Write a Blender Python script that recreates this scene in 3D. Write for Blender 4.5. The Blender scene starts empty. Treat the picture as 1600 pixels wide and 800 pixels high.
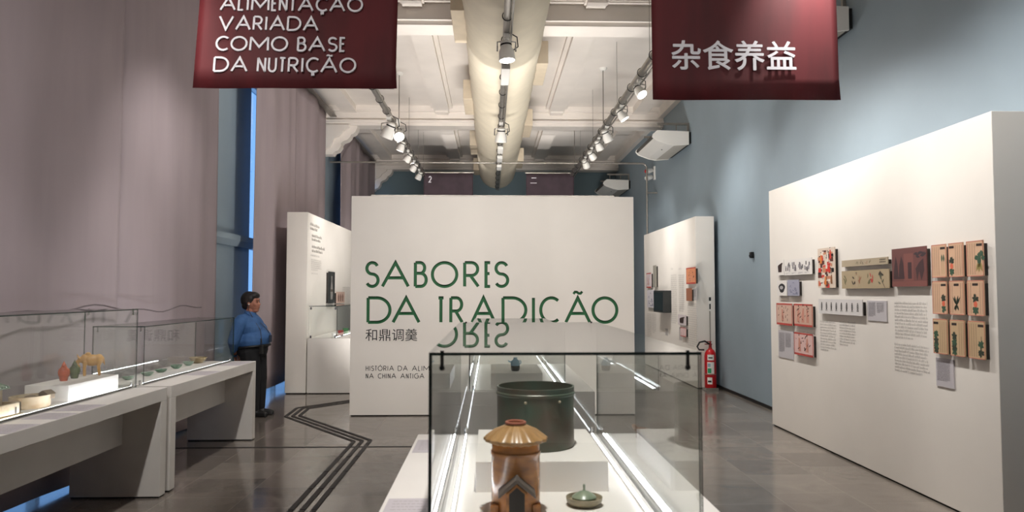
import bpy, bmesh, math, random
from mathutils import Vector, Matrix, Euler

# ------------------------------------------------------------------ camera, world, exposure
S = bpy.context.scene
COL = S.collection
CAM_H, FPX = 1.62, 1170.0
YAW, TILT = math.radians(-1.616), math.radians(2.74)
cd = bpy.data.cameras.new('camera')
cam = bpy.data.objects.new('camera', cd); COL.objects.link(cam)
cam.location = (0, 0, CAM_H)
cam.rotation_euler = (math.pi / 2 + TILT, 0, YAW)
cd.sensor_width = 36.0
cd.lens = FPX / 1600 * 36
cd.clip_start = 0.05
cd.dof.use_dof = True
cd.dof.focus_distance = 9.9
cd.dof.aperture_fstop = 4.0
S.camera = cam
W = bpy.data.worlds.new('sky'); S.world = W; W.use_nodes = True
bgn = W.node_tree.nodes['Background']
bgn.inputs[0].default_value = (0.22, 0.48, 1.0, 1)
bgn.inputs[1].default_value = 1.2
S.view_settings.view_transform = 'Standard'
S.view_settings.look = 'None'
S.view_settings.gamma = 1.0
S.view_settings.use_curve_mapping = False
S.view_settings.exposure = 0.42
cy = S.cycles
cy.transparent_max_bounces = 40
cy.max_bounces = 12
cy.diffuse_bounces = 5
cy.glossy_bounces = 6
cy.use_denoising = True
cy.caustics_reflective = False
cy.caustics_refractive = False
LAMP_W = 150.0          # power of one track spot
LAMP_COL = (1.0, 0.96, 0.915)
UP_W = 30.0             # watts per metre of the added, unseen light bars
STRIP_E = 16.0          # radiance of the case light strips

CR = Euler(cam.rotation_euler).to_matrix()
def ray(u, v): return CR @ Vector((u - 800, 400 - v, -FPX))
def on_x(u, v, X):      # where the sight line of a photo point meets the plane x = X
    d = ray(u, v); t = X / d.x
    return Vector((X, d.y * t, CAM_H + d.z * t))

# ------------------------------------------------------------------ materials
def lin(c):
    f = lambda x: x / 12.92 if x <= 0.04045 else ((x + 0.055) / 1.055) ** 2.4
    return (f(c[0]), f(c[1]), f(c[2]), 1)
def hexc(h): return lin(tuple(int(h[i:i + 2], 16) / 255 for i in (0, 2, 4)))
MATS = {}
def mat(name, h, rough=0.6, metal=0.0, noise=0.0, nscale=8.0, bump=0.0, h2=None, emit=None, es=0.0, spec=0.5, stretch=None):
    if name in MATS: return MATS[name]
    m = bpy.data.materials.new(name); m.use_nodes = True
    nt = m.node_tree; b = nt.nodes['Principled BSDF']
    c = hexc(h) if isinstance(h, str) else h
    b.inputs['Base Color'].default_value = c
    b.inputs['Roughness'].default_value = rough
    b.inputs['Metallic'].default_value = metal
    b.inputs['Specular IOR Level'].default_value = spec
    if emit:
        b.inputs['Emission Color'].default_value = hexc(emit); b.inputs['Emission Strength'].default_value = es
    if noise or h2 or bump:
        tc = nt.nodes.new('ShaderNodeTexCoord'); n = nt.nodes.new('ShaderNodeTexNoise')
        n.inputs['Scale'].default_value = nscale; n.inputs['Detail'].default_value = 5
        if stretch:
            mp = nt.nodes.new('ShaderNodeMapping'); mp.inputs['Scale'].default_value = stretch
            nt.links.new(tc.outputs['Object'], mp.inputs[0]); nt.links.new(mp.outputs[0], n.inputs['Vector'])
        else: nt.links.new(tc.outputs['Object'], n.inputs['Vector'])
        if noise or h2:
            r = nt.nodes.new('ShaderNodeValToRGB')
            r.color_ramp.elements[0].position = 0.35; r.color_ramp.elements[1].position = 0.65
            c2 = hexc(h2) if h2 else tuple(min(1, x * (1 + noise)) for x in c[:3]) + (1,)
            c1 = c if h2 else tuple(x * (1 - noise) for x in c[:3]) + (1,)
            r.color_ramp.elements[0].color = c1; r.color_ramp.elements[1].color = c2
            nt.links.new(n.outputs['Fac'], r.inputs[0]); nt.links.new(r.outputs[0], b.inputs['Base Color'])
        if bump:
            bp = nt.nodes.new('ShaderNodeBump'); bp.inputs['Strength'].default_value = bump; bp.inputs['Distance'].default_value = 0.01
            nt.links.new(n.outputs['Fac'], bp.inputs['Height']); nt.links.new(bp.outputs[0], b.inputs['Normal'])
    MATS[name] = m
    return m

def glass_mat():
    m = bpy.data.materials.new('clear_glass'); m.use_nodes = True
    nt = m.node_tree; nt.nodes.clear()
    o = nt.nodes.new('ShaderNodeOutputMaterial'); mx = nt.nodes.new('ShaderNodeMixShader')
    t = nt.nodes.new('ShaderNodeBsdfTransparent'); g = nt.nodes.new('ShaderNodeBsdfGlossy')
    lw = nt.nodes.new('ShaderNodeLayerWeight'); lw.inputs['Blend'].default_value = 0.5
    pw5 = nt.nodes.new('ShaderNodeMath'); pw5.operation = 'POWER'; pw5.inputs[1].default_value = 5.0
    fr = nt.nodes.new('ShaderNodeMapRange'); fr.inputs[3].default_value = 0.04; fr.inputs[4].default_value = 1.0   # Schlick
    nt.links.new(lw.outputs['Facing'], pw5.inputs[0]); nt.links.new(pw5.outputs[0], fr.inputs[0])
    t.inputs[0].default_value = (0.975, 0.985, 0.98, 1); g.inputs['Roughness'].default_value = 0.0
    nt.links.new(fr.outputs[0], mx.inputs[0]); nt.links.new(t.outputs[0], mx.inputs[1]); nt.links.new(g.outputs[0], mx.inputs[2])
    nt.links.new(mx.outputs[0], o.inputs[0])
    return m

def floor_mat():
    m = bpy.data.materials.new('polished_granite'); m.use_nodes = True
    nt = m.node_tree; b = nt.nodes['Principled BSDF']; N = nt.nodes.new; L = nt.links.new
    tc = N('ShaderNodeTexCoord'); sep = N('ShaderNodeSeparateXYZ'); L(tc.outputs['Object'], sep.inputs[0])
    ax = N('ShaderNodeMath'); ax.operation = 'ADD'; ax.inputs[1].default_value = -2.26 + 60.0; L(sep.outputs['X'], ax.inputs[0])
    ay = N('ShaderNodeMath'); ay.operation = 'ADD'; ay.inputs[1].default_value = -7.55 + 60.0; L(sep.outputs['Y'], ay.inputs[0])
    cb = N('ShaderNodeCombineXYZ'); L(ay.outputs[0], cb.inputs['X']); L(ax.outputs[0], cb.inputs['Y'])
    br = N('ShaderNodeTexBrick'); L(cb.outputs[0], br.inputs['Vector'])
    br.offset = 0.5; br.inputs['Scale'].default_value = 1.0
    br.inputs['Brick Width'].default_value = 0.6; br.inputs['Row Height'].default_value = 0.6
    br.inputs['Mortar Size'].default_value = 0.0022; br.inputs['Mortar Smooth'].default_value = 0.1
    br.inputs['Color1'].default_value = hexc('827a72'); br.inputs['Color2'].default_value = hexc('6a625c'); br.inputs['Mortar'].default_value = hexc('958c84')
    br.inputs['Bias'].default_value = -0.1
    n = N('ShaderNodeTexNoise'); n.inputs['Scale'].default_value = 2.2; n.inputs['Detail'].default_value = 8; n.inputs['Distortion'].default_value = 1.5
    L(tc.outputs['Object'], n.inputs['Vector'])
    n2 = N('ShaderNodeTexNoise'); n2.inputs['Scale'].default_value = 160; n2.inputs['Detail'].default_value = 2; L(tc.outputs['Object'], n2.inputs['Vector'])
    r = N('ShaderNodeMapRange'); r.inputs[1].default_value = 0.3; r.inputs[2].default_value = 0.7; r.inputs[3].default_value = 0.88; r.inputs[4].default_value = 1.1; L(n.outputs['Fac'], r.inputs[0])
    r2 = N('ShaderNodeMapRange'); r2.inputs[1].default_value = 0.35; r2.inputs[2].default_value = 0.65; r2.inputs[3].default_value = 0.85; r2.inputs[4].default_value = 1.12; L(n2.outputs['Fac'], r2.inputs[0])
    mu = N('ShaderNodeMath'); mu.operation = 'MULTIPLY'; L(r.outputs[0], mu.inputs[0]); L(r2.outputs[0], mu.inputs[1])
    vm = N('ShaderNodeVectorMath'); vm.operation = 'SCALE'; L(br.outputs['Color'], vm.inputs[0]); L(mu.outputs[0], vm.inputs['Scale'])
    L(vm.outputs[0], b.inputs['Base Color'])
    rr = N('ShaderNodeMapRange'); rr.inputs[1].default_value = 0.3; rr.inputs[2].default_value = 0.7; rr.inputs[3].default_value = 0.10; rr.inputs[4].default_value = 0.2; L(n.outputs['Fac'], rr.inputs[0])
    L(rr.outputs[0], b.inputs['Roughness'])
    b.inputs['IOR'].default_value = 1.6
    return m

GLASS = glass_mat()
GEDGE = mat('glass_edge', '15302c', 0.15)
WHITE = mat('white_paint', 'e4dfd9', 0.55, noise=0.02, nscale=3)
WARMW = mat('panel_white', 'e9e4dd', 0.6, noise=0.015, nscale=2)
TABLEW = mat('table_white', 'dcd8d3', 0.45, noise=0.02, nscale=4)
CEILW = mat('ceiling_white', 'e6dfd8', 0.7, noise=0.03, nscale=2)
WALLB = mat('blue_grey_wall', '92a2ad', 0.65, noise=0.04, nscale=1.2)
WALLB_DIM = mat('blue_grey_wall_dim', '6d8088', 0.7, noise=0.04, nscale=1.2)  # right wall's paint, darkened to put its dimmer light into the colour
CURT = mat('mauve_curtain', 'a3969a', 0.85, noise=0.05, nscale=3, stretch=(1, 1, 0.2))
DUCTM = mat('duct_fabric', 'ded4bf', 0.75, noise=0.04, nscale=4, bump=0.15)
TAN = mat('tan_box', 'cdbfa9', 0.7, noise=0.04)
BLACK = mat('black_matte', '141414', 0.5)
DARK = mat('dark_shadow_gap', '0b0b0c', 0.8)  # near-black colour holds the shade of the gap under panels and case
STEEL = mat('pipe_steel', '9b968f', 0.35, metal=0.7, noise=0.1, nscale=6)
CHROME = mat('chrome', 'd0d0d0', 0.12, metal=1.0)
MAROON = mat('maroon_cloth', '561118', 0.7, noise=0.28, nscale=2.0, stretch=(2.2, 1, 0.5))
PURPLE = mat('plum_cloth', '4a3c44', 0.75, noise=0.2, nscale=2.5)
LETW = mat('letter_white', 'efedf3', 0.6)
GREEN = mat('letter_green', '2f6f45', 0.55)
INK = mat('ink_black', '232323', 0.6)
GREYTXT = mat('text_grey', '9f9c98', 0.7)
LILAC = mat('caption_grey', 'b9b3b8', 0.6)
PLASTW = mat('plastic_white', 'e8e6e1', 0.4)
RED = mat('extinguisher_red', 'c3141d', 0.3)
STRIP = mat('light_strip', 'ffffff', 0.5, emit='f4f8ff', es=STRIP_E)
STRIP2 = mat('shielded_strip', 'ffffff', 0.5, emit='f4f8ff', es=35)
LENS = mat('lamp_lens', 'ffffff', 0.5, emit='fff6ea', es=30)

# ------------------------------------------------------------------ mesh builder
class MB:
    def __init__(s): s.v = []; s.f = []; s.m = []
    def add(s, vs, fs, mi=0):
        n = len(s.v); s.v += [tuple(v) for v in vs]
        for f in fs: s.f.append([n + i for i in f]); s.m.append(mi)
        return s
    def box(s, x0, x1, y0, y1, z0, z1, mi=0):
        return s.add([(x0, y0, z0), (x1, y0, z0), (x1, y1, z0), (x0, y1, z0), (x0, y0, z1), (x1, y0, z1), (x1, y1, z1), (x0, y1, z1)],
                     [(0, 3, 2, 1), (4, 5, 6, 7), (0, 1, 5, 4), (1, 2, 6, 5), (2, 3, 7, 6), (3, 0, 4, 7)], mi)
    def pane(s, x0, x1, y0, y1, z0, z1):      # a slab of glass: its four narrow faces take the edge material
        d = (x1 - x0, y1 - y0, z1 - z0); thin = d.index(min(d)); k = len(s.f)
        s.box(x0, x1, y0, y1, z0, z1, 0)
        ax = [2, 2, 1, 0, 1, 0]
        for i in range(6): s.m[k + i] = 0 if ax[i] == thin else 1
        return s
    def prism(s, pts, axis, a0, a1, mi=0):    # 2D polygon extruded along an axis
        def P(p, a): return {'x': (a, p[0], p[1]), 'y': (p[0], a, p[1]), 'z': (p[0], p[1], a)}[axis]
        n = len(pts)
        vs = [P(p, a0) for p in pts] + [P(p, a1) for p in pts]
        fs = [tuple(range(n)), tuple(range(2 * n - 1, n - 1, -1))] + [(i, n + i, n + (i + 1) % n, (i + 1) % n) for i in range(n)]
        return s.add(vs, fs, mi)
    def tube(s, path, r, n=10, mi=0, closed=False):
        path = [Vector(p) for p in path]; k = len(path)
        rs = r if isinstance(r, (list, tuple)) else [r] * k
        vs = []; up = None
        for i, p in enumerate(path):
            if closed: d = path[(i + 1) % k] - path[i - 1]
            else: d = path[min(i + 1, k - 1)] - path[max(i - 1, 0)]
            d.normalize()
            if up is None:
                up = Vector((0, 0, 1)) if abs(d.z) < 0.9 else Vector((1, 0, 0))
            a = d.cross(up)
            if a.length < 1e-5: a = d.cross(Vector((0, 1, 0)))
            a.normalize(); b = a.cross(d); up = b
            for j in range(n):
                t = 2 * math.pi * j / n
                vs.append(p + (a * math.cos(t) + b * math.sin(t)) * rs[i])
        fs = []
        for i in range(k if closed else k - 1):
            i2 = (i + 1) % k
            for j in range(n): fs.append((i * n + j, i * n + (j + 1) % n, i2 * n + (j + 1) % n, i2 * n + j))
        if not closed: fs += [tuple(range(n - 1, -1, -1)), tuple(range((k - 1) * n, k * n))]
        return s.add(vs, fs, mi)
    def cyl(s, p0, p1, r, n=12, mi=0): return s.tube([p0, p1], r, n, mi)
    def lathe(s, prof, n=32, c=(0, 0, 0), mi=0, sx=1, sy=1):
        vs = [(c[0] + r * sx * math.cos(2 * math.pi * j / n), c[1] + r * sy * math.sin(2 * math.pi * j / n), c[2] + z) for r, z in prof for j in range(n)]
        k = len(prof)
        fs = [(i * n + j, i * n + (j + 1) % n, (i + 1) * n + (j + 1) % n, (i + 1) * n + j) for i in range(k - 1) for j in range(n)]
        if prof[0][0] > 1e-5: fs.append(tuple(range(n - 1, -1, -1)))
        if prof[-1][0] > 1e-5: fs.append(tuple(range((k - 1) * n, k * n)))
        return s.add(vs, fs, mi)
    def ell(s, c, r, n=16, mi=0):
        r = r if isinstance(r, (list, tuple)) else (r, r, r)
        k = max(6, n // 2); prof = []
        prof = [(max(1e-4, math.sin(math.pi * i / k)), -math.cos(math.pi * i / k)) for i in range(k + 1)]
        vs = [(c[0] + q * r[0] * math.cos(2 * math.pi * j / n), c[1] + q * r[1] * math.sin(2 * math.pi * j / n), c[2] + z * r[2]) for q, z in prof for j in range(n)]
        fs = [(i * n + j, i * n + (j + 1) % n, (i + 1) * n + (j + 1) % n, (i + 1) * n + j) for i in range(k) for j in range(n)]
        fs += [tuple(range(n - 1, -1, -1)), tuple(range(k * n, (k + 1) * n))]
        return s.add(vs, fs, mi)
    def cap(s, p0, r0, p1, r1, n=12, mi=0):   # tapered capsule
        p0, p1 = Vector(p0), Vector(p1); d = (p1 - p0).normalized(); path = []; rs = []
        for a in (85, 60, 30): path.append(p0 - d * r0 * math.sin(math.radians(a))); rs.append(r0 * math.cos(math.radians(a)))
        path += [p0, p1]; rs += [r0, r1]
        for a in (30, 60, 85): path.append(p1 + d * r1 * math.sin(math.radians(a))); rs.append(r1 * math.cos(math.radians(a)))
        return s.tube(path, rs, n, mi)
    def flat(s, pts, w, mi=0):                # a printed shape lying at depth w in front (-y) of a board
        return s.add([(p[0], -w, p[1]) for p in pts], [tuple(range(len(pts)))], mi)
    def rect(s, x0, x1, z0, z1, w, mi=0): return s.flat([(x0, z0), (x1, z0), (x1, z1), (x0, z1)], w, mi)
    def mesh(s, name, mats, off=(0, 0, 0)):
        me = bpy.data.meshes.new(name)
        me.from_pydata([(v[0] - off[0], v[1] - off[1], v[2] - off[2]) for v in s.v], [], s.f)
        for m in (mats if isinstance(mats, (list, tuple)) else [mats]): me.materials.append(m)
        for p, mi in zip(me.polygons, s.m): p.material_index = mi
        me.update(); return me
    def build(s, name, mats, parent=None, smooth=False, bevel=0.0, world=True):
        off = tuple(parent_loc(parent)) if (parent and world) else (0, 0, 0)
        me = s.mesh(name, mats, off)
        o = bpy.data.objects.new(name, me); COL.objects.link(o)
        if parent: o.parent = parent
        if smooth:
            for p in me.polygons: p.use_smooth = True
            e = o.modifiers.new('edge', 'EDGE_SPLIT'); e.split_angle = math.radians(42)
        if bevel:
            b = o.modifiers.new('bevel', 'BEVEL'); b.width = bevel; b.segments = 2; b.limit_method = 'ANGLE'
        return o
def parent_loc(o):
    v = Vector((0, 0, 0))
    while o: v += o.location; o = o.parent
    return v
def thing(name, label, cat, loc=(0, 0, 0), rz=0.0, group=None):
    o = bpy.data.objects.new(name, None); COL.objects.link(o)
    o.location = loc; o.rotation_euler = (0, 0, rz); o.empty_display_size = 0.1
    return tag(o, label, cat, group)
def tag(o, label, cat, group=None, kind=None):
    if label: o['label'] = label
    if cat: o['category'] = cat
    if group: o['group'] = group
    if kind: o['kind'] = kind
    return o
def struct(o): o['kind'] = 'structure'; return o
def dup(root, loc, rz=None, label=None, group=None, parent=None):
    c = root.copy(); COL.objects.link(c); c.parent = parent
    if loc is not None: c.location = loc
    if rz is not None: c.rotation_euler = (0, 0, rz)
    if label: c['label'] = label
    if group: c['group'] = group
    for ch in list(root.children): dup(ch, None, parent=c)
    return c
DG = None
def evaluated(o, name):
    dg = bpy.context.evaluated_depsgraph_get(); dg.update()
    me = bpy.data.meshes.new_from_object(o.evaluated_get(dg), depsgraph=dg); me.name = name
    return me
def blob(name, mb, m, parent=None, voxel=0.01, smooth=4, world=True):   # overlapping solids fused into one continuous skin
    off = tuple(parent_loc(parent)) if (parent and world) else (0, 0, 0)
    me = mb.mesh(name, m, off); o = bpy.data.objects.new(name, me); COL.objects.link(o)
    r = o.modifiers.new('r', 'REMESH'); r.mode = 'VOXEL'; r.voxel_size = voxel; r.use_smooth_shade = True
    if smooth:
        sm = o.modifiers.new('s', 'SMOOTH'); sm.iterations = smooth; sm.factor = 0.5
    me2 = evaluated(o, name); o.modifiers.clear(); o.data = me2; bpy.data.meshes.remove(me); me2.name = name
    me2.materials.clear(); me2.materials.append(m)
    for p in me2.polygons: p.use_smooth = True
    if parent: o.parent = parent
    return o

# ------------------------------------------------------------------ stroke lettering
def arc(cx, cy, rx, ry, a0, a1, n=18):
    return [(cx + rx * math.cos(math.radians(a0 + (a1 - a0) * i / n)), cy + ry * math.sin(math.radians(a0 + (a1 - a0) * i / n))) for i in range(n + 1)]
G = {   # width over height, strokes in a unit box (the stroke centre lines)
 'S': (.55, [arc(.5, .76, .46, .24, 25, 270)[:] + arc(.5, .26, .5, .26, 90, -150)[1:]]),
 'A': (1.04, [[(0, 0), (.5, 1), (1, 0)], [(.19, .36), (.81, .36)]]),
 'B': (.52, [[(0, 0), (0, 1)], [(0, 1), (.45, 1)] + arc(.45, .775, .4, .225, 90, -90, 12) + [(0, .55)], [(0, .55), (.5, .55)] + arc(.5, .275, .5, .275, 90, -90, 12) + [(0, 0)]]),
 'O': (1.02, [arc(.5, .5, .5, .5, 0, 360, 40)]),
 'R': (.62, [[(0, 0), (0, 1)], [(0, 1), (.5, 1)] + arc(.5, .73, .45, .27, 90, -90, 12) + [(0, .46)], [(.42, .46), (1, 0)]]),
 'E': (.3, [[(1, 1), (0, 1), (0, 0), (1, 0)], [(0, .54), (.85, .54)]]),
 'D': (.94, [[(0, 0), (0, 1)], [(0, 1), (.4, 1)] + arc(.4, .5, .6, .5, 90, -90, 22) + [(0, 0)]]),
 'T': (.38, [[(0, 1), (1, 1)], [(.5, 1), (.5, 0)]]),
 'I': (.12, [[(.5, 0), (.5, 1)]]),
 'C': (.75, [arc(.62, .5, .62, .5, 50, 310, 28)]),
 'L': (.35, [[(0, 1), (0, 0), (1, 0)]]),
 'M': (1.2, [[(0, 0), (.02, 1)], [(.02, 1), (.5, .25), (.98, 1)], [(.98, 1), (1, 0)]]),
 'N': (.5, [[(0, 0), (0, 1)], [(0, 1), (1, 0)], [(1, 0), (1, 1)]]),
 'H': (.55, [[(0, 0), (0, 1)], [(1, 0), (1, 1)], [(0, .52), (1, .52)]]),
 'V': (1.0, [[(0, 1), (.5, 0), (1, 1)]]),
 'U': (.48, [[(0, 1), (0, .3)] + arc(.5, .3, .5, .3, 180, 360, 14) + [(1, 1)]]),
 'G': (.95, [arc(.55, .5, .55, .5, 50, 360, 30) + [(.6, .5)]]),
 '2': (.5, [arc(.5, .72, .48, .28, 165, -40, 14) + [(0, 0), (1, 0)]]),
}
def glyph(ch):
    acc = []
    base = {'Ç': 'C', 'Ã': 'A', 'Ó': 'O'}.get(ch, ch)
    w, st = G[base]; st = list(st)
    if ch == 'Ç': acc = [[(.55, -.02), (.5, -.1), (.66, -.13), (.66, -.23), (.42, -.24)]]
    if ch == 'Ã': acc = [[(.32, 1.16), (.38, 1.24), (.46, 1.24), (.54, 1.18), (.62, 1.18), (.69, 1.26)]]
    if ch == 'Ó': acc = [[(.46, 1.12), (.6, 1.3)]]
    return w, st, acc
def ribbon(mb, pts, w, y0, y1, mi=0):   # a stroke of width w in the xz plane, extruded from y0 to y1
    P = [Vector((p[0], p[1])) for p in pts]
    P = [p for i, p in enumerate(P) if i == 0 or (p - P[i - 1]).length > 1e-6]
    n = len(P); closed = (P[0] - P[-1]).length < 1e-4 and n > 4
    if closed: P = P[:-1]; n -= 1
    Lf = []; Rt = []
    for i in range(n):
        if closed: a, b = P[i - 1], P[(i + 1) % n]
        else: a, b = P[max(i - 1, 0)], P[min(i + 1, n - 1)]
        d1 = (P[i] - a); d2 = (b - P[i])
        if d1.length < 1e-9: d1 = d2
        if d2.length < 1e-9: d2 = d1
        d1.normalize(); d2.normalize()
        n1 = Vector((-d1.y, d1.x)); n2 = Vector((-d2.y, d2.x)); m = n1 + n2
        if m.length < 1e-6: m = n1
        m.normalize(); k = w / 2 / max(0.42, m.dot(n1))
        Lf.append(P[i] + m * k); Rt.append(P[i] - m * k)
    vs = []
    for y in (y0, y1):
        vs += [(p.x, y, p.y) for p in Lf] + [(p.x, y, p.y) for p in Rt]
    fs = []; o = 2 * n
    for i in range(n if closed else n - 1):
        j = (i + 1) % n
        fs += [(i, j, n + j, n + i), (o + i, o + n + i, o + n + j, o + j), (i, o + i, o + j, j), (n + i, n + j, o + n + j, o + n + i)]
    if not closed: fs += [(0, n, o + n, o), (n - 1, o + n - 1, o + 2 * n - 1, 2 * n - 1)]
    mb.add(vs, fs, mi)
def letter(mb, ch, x0, x1, z0, h, sw, y0, y1, mi=0):
    w, st, acc = glyph(ch)
    a0, a1 = x0 + sw / 2, x1 - sw / 2
    if ch == 'I': a0 = a1 = (x0 + x1) / 2
    for k, s in enumerate(st + acc):
        t = sw * (0.8 if k >= len(st) else 1)
        ribbon(mb, [(a0 + p[0] * (a1 - a0), z0 + sw / 2 + p[1] * (h - sw)) for p in s], t, y0, y1, mi)
def text_line(mb, txt, x0, x1, z0, h, sw, y0, y1, gap=.16, space=.42, mi=0):
    ws = [(space if c == ' ' else glyph(c)[0] + sw / h) for c in txt]
    tot = sum(ws) + gap * (len(txt) - 1); k = (x1 - x0) / (tot * h); x = x0
    for c, w in zip(txt, ws):
        if c != ' ': letter(mb, c, x, x + w * h * k, z0, h, sw, y0, y1, mi)
        x += (w + gap) * h * k
def han(name, txt, size, m, parent, loc, rot, ext=0.001, bold=0.0, width=None):
    cu = bpy.data.curves.new(name, 'FONT'); cu.body = txt; cu.size = size; cu.extrude = ext
    cu.align_x = 'LEFT'
    o = bpy.data.objects.new(name, cu); COL.objects.link(o)
    me = evaluated(o, name); bpy.data.objects.remove(o); me.materials.clear(); me.materials.append(m)
    xs = [v.co.x for v in me.vertices]; ys = [v.co.y for v in me.vertices]
    if bold:   # heavier strokes: the same outlines laid again a hair to each side
        src = [tuple(v.co) for v in me.vertices]; pf = [tuple(p.vertices) for p in me.polygons]; b2 = MB()
        for q, (dx, dy) in enumerate(((-bold, 0), (bold, 0), (0, bold), (0, -bold))): b2.add([(x + dx, y + dy, z + q * 1e-4) for x, y, z in src], pf)
        me = b2.mesh(name, m)
        xs = [v.co.x for v in me.vertices]; ys = [v.co.y for v in me.vertices]
    if xs:
        kx = width / (max(xs) - min(xs)) if width else 1.0
        x0, y0 = min(xs), min(ys)
        for v in me.vertices: v.co = ((v.co.x - x0) * kx, (v.co.y - y0) * kx, v.co.z)
    o = bpy.data.objects.new(name, me); COL.objects.link(o)
    if parent: o.parent = parent
    o.location = loc; o.rotation_euler = rot
    return o
def fine_text(mb, x0, x1, z1, z0, lines, w, rng, mi=0, fill=1.0, ch=0.55):   # rows of small printed characters, too small to read
    dz = (z1 - z0) / lines; xh = dz * 0.5
    for i in range(lines):
        zb = z1 - (i + 1) * dz + dz * 0.25; x = x0
        xe = x0 + (x1 - x0) * (1.0 if i < lines - 1 else rng.uniform(.4, .9)) * rng.uniform(.93, 1.0) * fill
        wl = 0
        while x < xe:
            if wl <= 0: wl = rng.randint(2, 9); x += xh * .5
            cw = xh * rng.uniform(.55, .8)
            h = xh * rng.choice((1, 1, 1, 1.45, 1.45))
            mb.rect(x, x + cw * ch, zb, zb + h, w, mi); x += cw; wl -= 1

# ------------------------------------------------------------------ the room
XL, XR, YF, YB, ZC = -3.75, 3.86, -4.0, 23.0, 5.72
struct(MB().box(XL - .3, XR + .3, YF, YB + .3, -.1, 0).build('floor', floor_mat()))
struct(MB().box(XL - .3, XR + .3, YF - .2, YB + .3, ZC, ZC + .2).build('ceiling', CEILW))
struct(MB().box(XR, XR + .25, YF, YB, 0, ZC).build('wall_right', WALLB))
struct(MB().box(XL - .3, XR + .3, YB, YB + .25, 0, ZC).build('wall_far', WALLB_DIM))
struct(MB().box(XL - .3, XR + .3, YF - .2, YF, 0, ZC).build('wall_front', WARMW))
wl = MB()
openings = [(-2.0, 2.6), (4.6, 8.6), (11.7, 15.6), (19.2, 22.3)]
ys = YF
for a, b in openings:
    wl.box(XL - .3, XL, ys, a, 0, ZC); wl.box(XL - .3, XL, a, b, 5.0, ZC); ys = b
wl.box(XL - .3, XL, ys, YB, 0, ZC)
struct(wl.build('wall_left', WALLB))
for i, (a, b) in enumerate(openings):
    fr = MB()
    for y in (a, (a + b) / 2 - .03, b - .06): fr.box(XL - .2, XL - .12, y, y + .06, 0.0, 5.0)
    for z in (0.0, 2.3, 4.94): fr.box(XL - .2, XL - .12, a, b, z, z + .06)
    w = struct(fr.build('window_%d' % (i + 1), PLASTW))
    MB().pane(XL - .168, XL - .16, a + .03, b - .03, .03, 4.97).build('glass_pane', [GLASS, GEDGE], w)
# a moulded ledge on the pier between the curtains
struct(MB().prism([(XL, 2.28), (XL + .05, 2.28), (XL + .1, 2.36), (XL + .1, 2.44), (XL, 2.44)], 'y', 9.4, 11.7).build('trim_1', WALLB))
struct(MB().box(XR - .012, XR, YF, YB, 0, .045).build('baseboard_right', BLACK))
struct(MB().box(XL + .02, XR - .02, YB - .012, YB, 0, .045).build('baseboard_far', BLACK))
# ceiling beams, stepped, with an S-curved bracket on the window side
def beam(i, y0, y1):
    b = MB()
    b.box(XL, XR, y0, y1, 5.30, ZC); b.box(XL, XR, y0 - .05, y1 + .05, 5.36, 5.42)
    b.box(XL, XR, y0 - .1, y1 + .1, 5.60, ZC)
    s = [(XL, 5.31), (XL + .78, 5.31)]
    s += [(XL + .78 - .14 * (1 - math.cos(math.radians(t))), 5.31 - .2 * math.sin(math.radians(t)) * 1.0) for t in (20, 45, 70, 90)]
    s += [(XL + .62, 5.05), (XL + .56, 4.99), (XL + .46, 4.95), (XL + .42, 4.9), (XL + .42, 4.84), (XL + .36, 4.75), (XL + .28, 4.72), (XL + .24, 4.66), (XL, 4.66)]
    b.prism(s, 'y', y0 + .06, y1 - .06)
    s2 = [(p[0] - (.16 if p[0] > XL + .2 else 0), p[1] + (.06 if p[1] < 5.2 else 0)) for p in s]
    b.prism(s2, 'y', y0 - .03, y1 + .03)
    return struct(b.build('trim_beam_%d' % i, CEILW))
for i, y in enumerate((-2.1, 4.1, 10.2, 16.5, 22.45)): beam(i + 1, y, y + .42)
rb = MB()
spans = [(-1.68, 4.1), (4.52, 10.2), (10.62, 16.5), (16.92, 22.45)]
for a, b in spans:
    for x in (-1.25, 1.28, -3.3, 3.15):
        rb.box(x, x + .33, a, b, 5.58, ZC)
        if abs(x) < 2: rb.box(x - .07, x + .4, a, b, 5.66, ZC); rb.box(x + .03, x + .3, a, a + .25, 5.54, 5.6); rb.box(x + .03, x + .3, b - .25, b, 5.54, 5.6)
    rb.box(XL, XL + .12, a, b, 5.5, ZC); rb.box(XR - .12, XR, a, b, 5.5, ZC)
    for y in (a, b - .12): rb.box(XL, XR, y, y + .12, 5.62, ZC)
struct(rb.build('trim_ceiling_ribs', CEILW))

# ------------------------------------------------------------------ free-standing exhibition panels
def slab(name, label, x0, x1, y0, y1, h, cat='panel'):
    t = thing(name, label, cat, ((x0 + x1) / 2, (y0 + y1) / 2, 0))
    MB().box(x0, x1, y0, y1, .015, h).build('board', WARMW, t, bevel=.004)
    MB().box(x0 + .015, x1 - .015, y0 + .015, y1 - .015, 0, .016).build('shadow_plinth', DARK, t)
    return t
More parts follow.
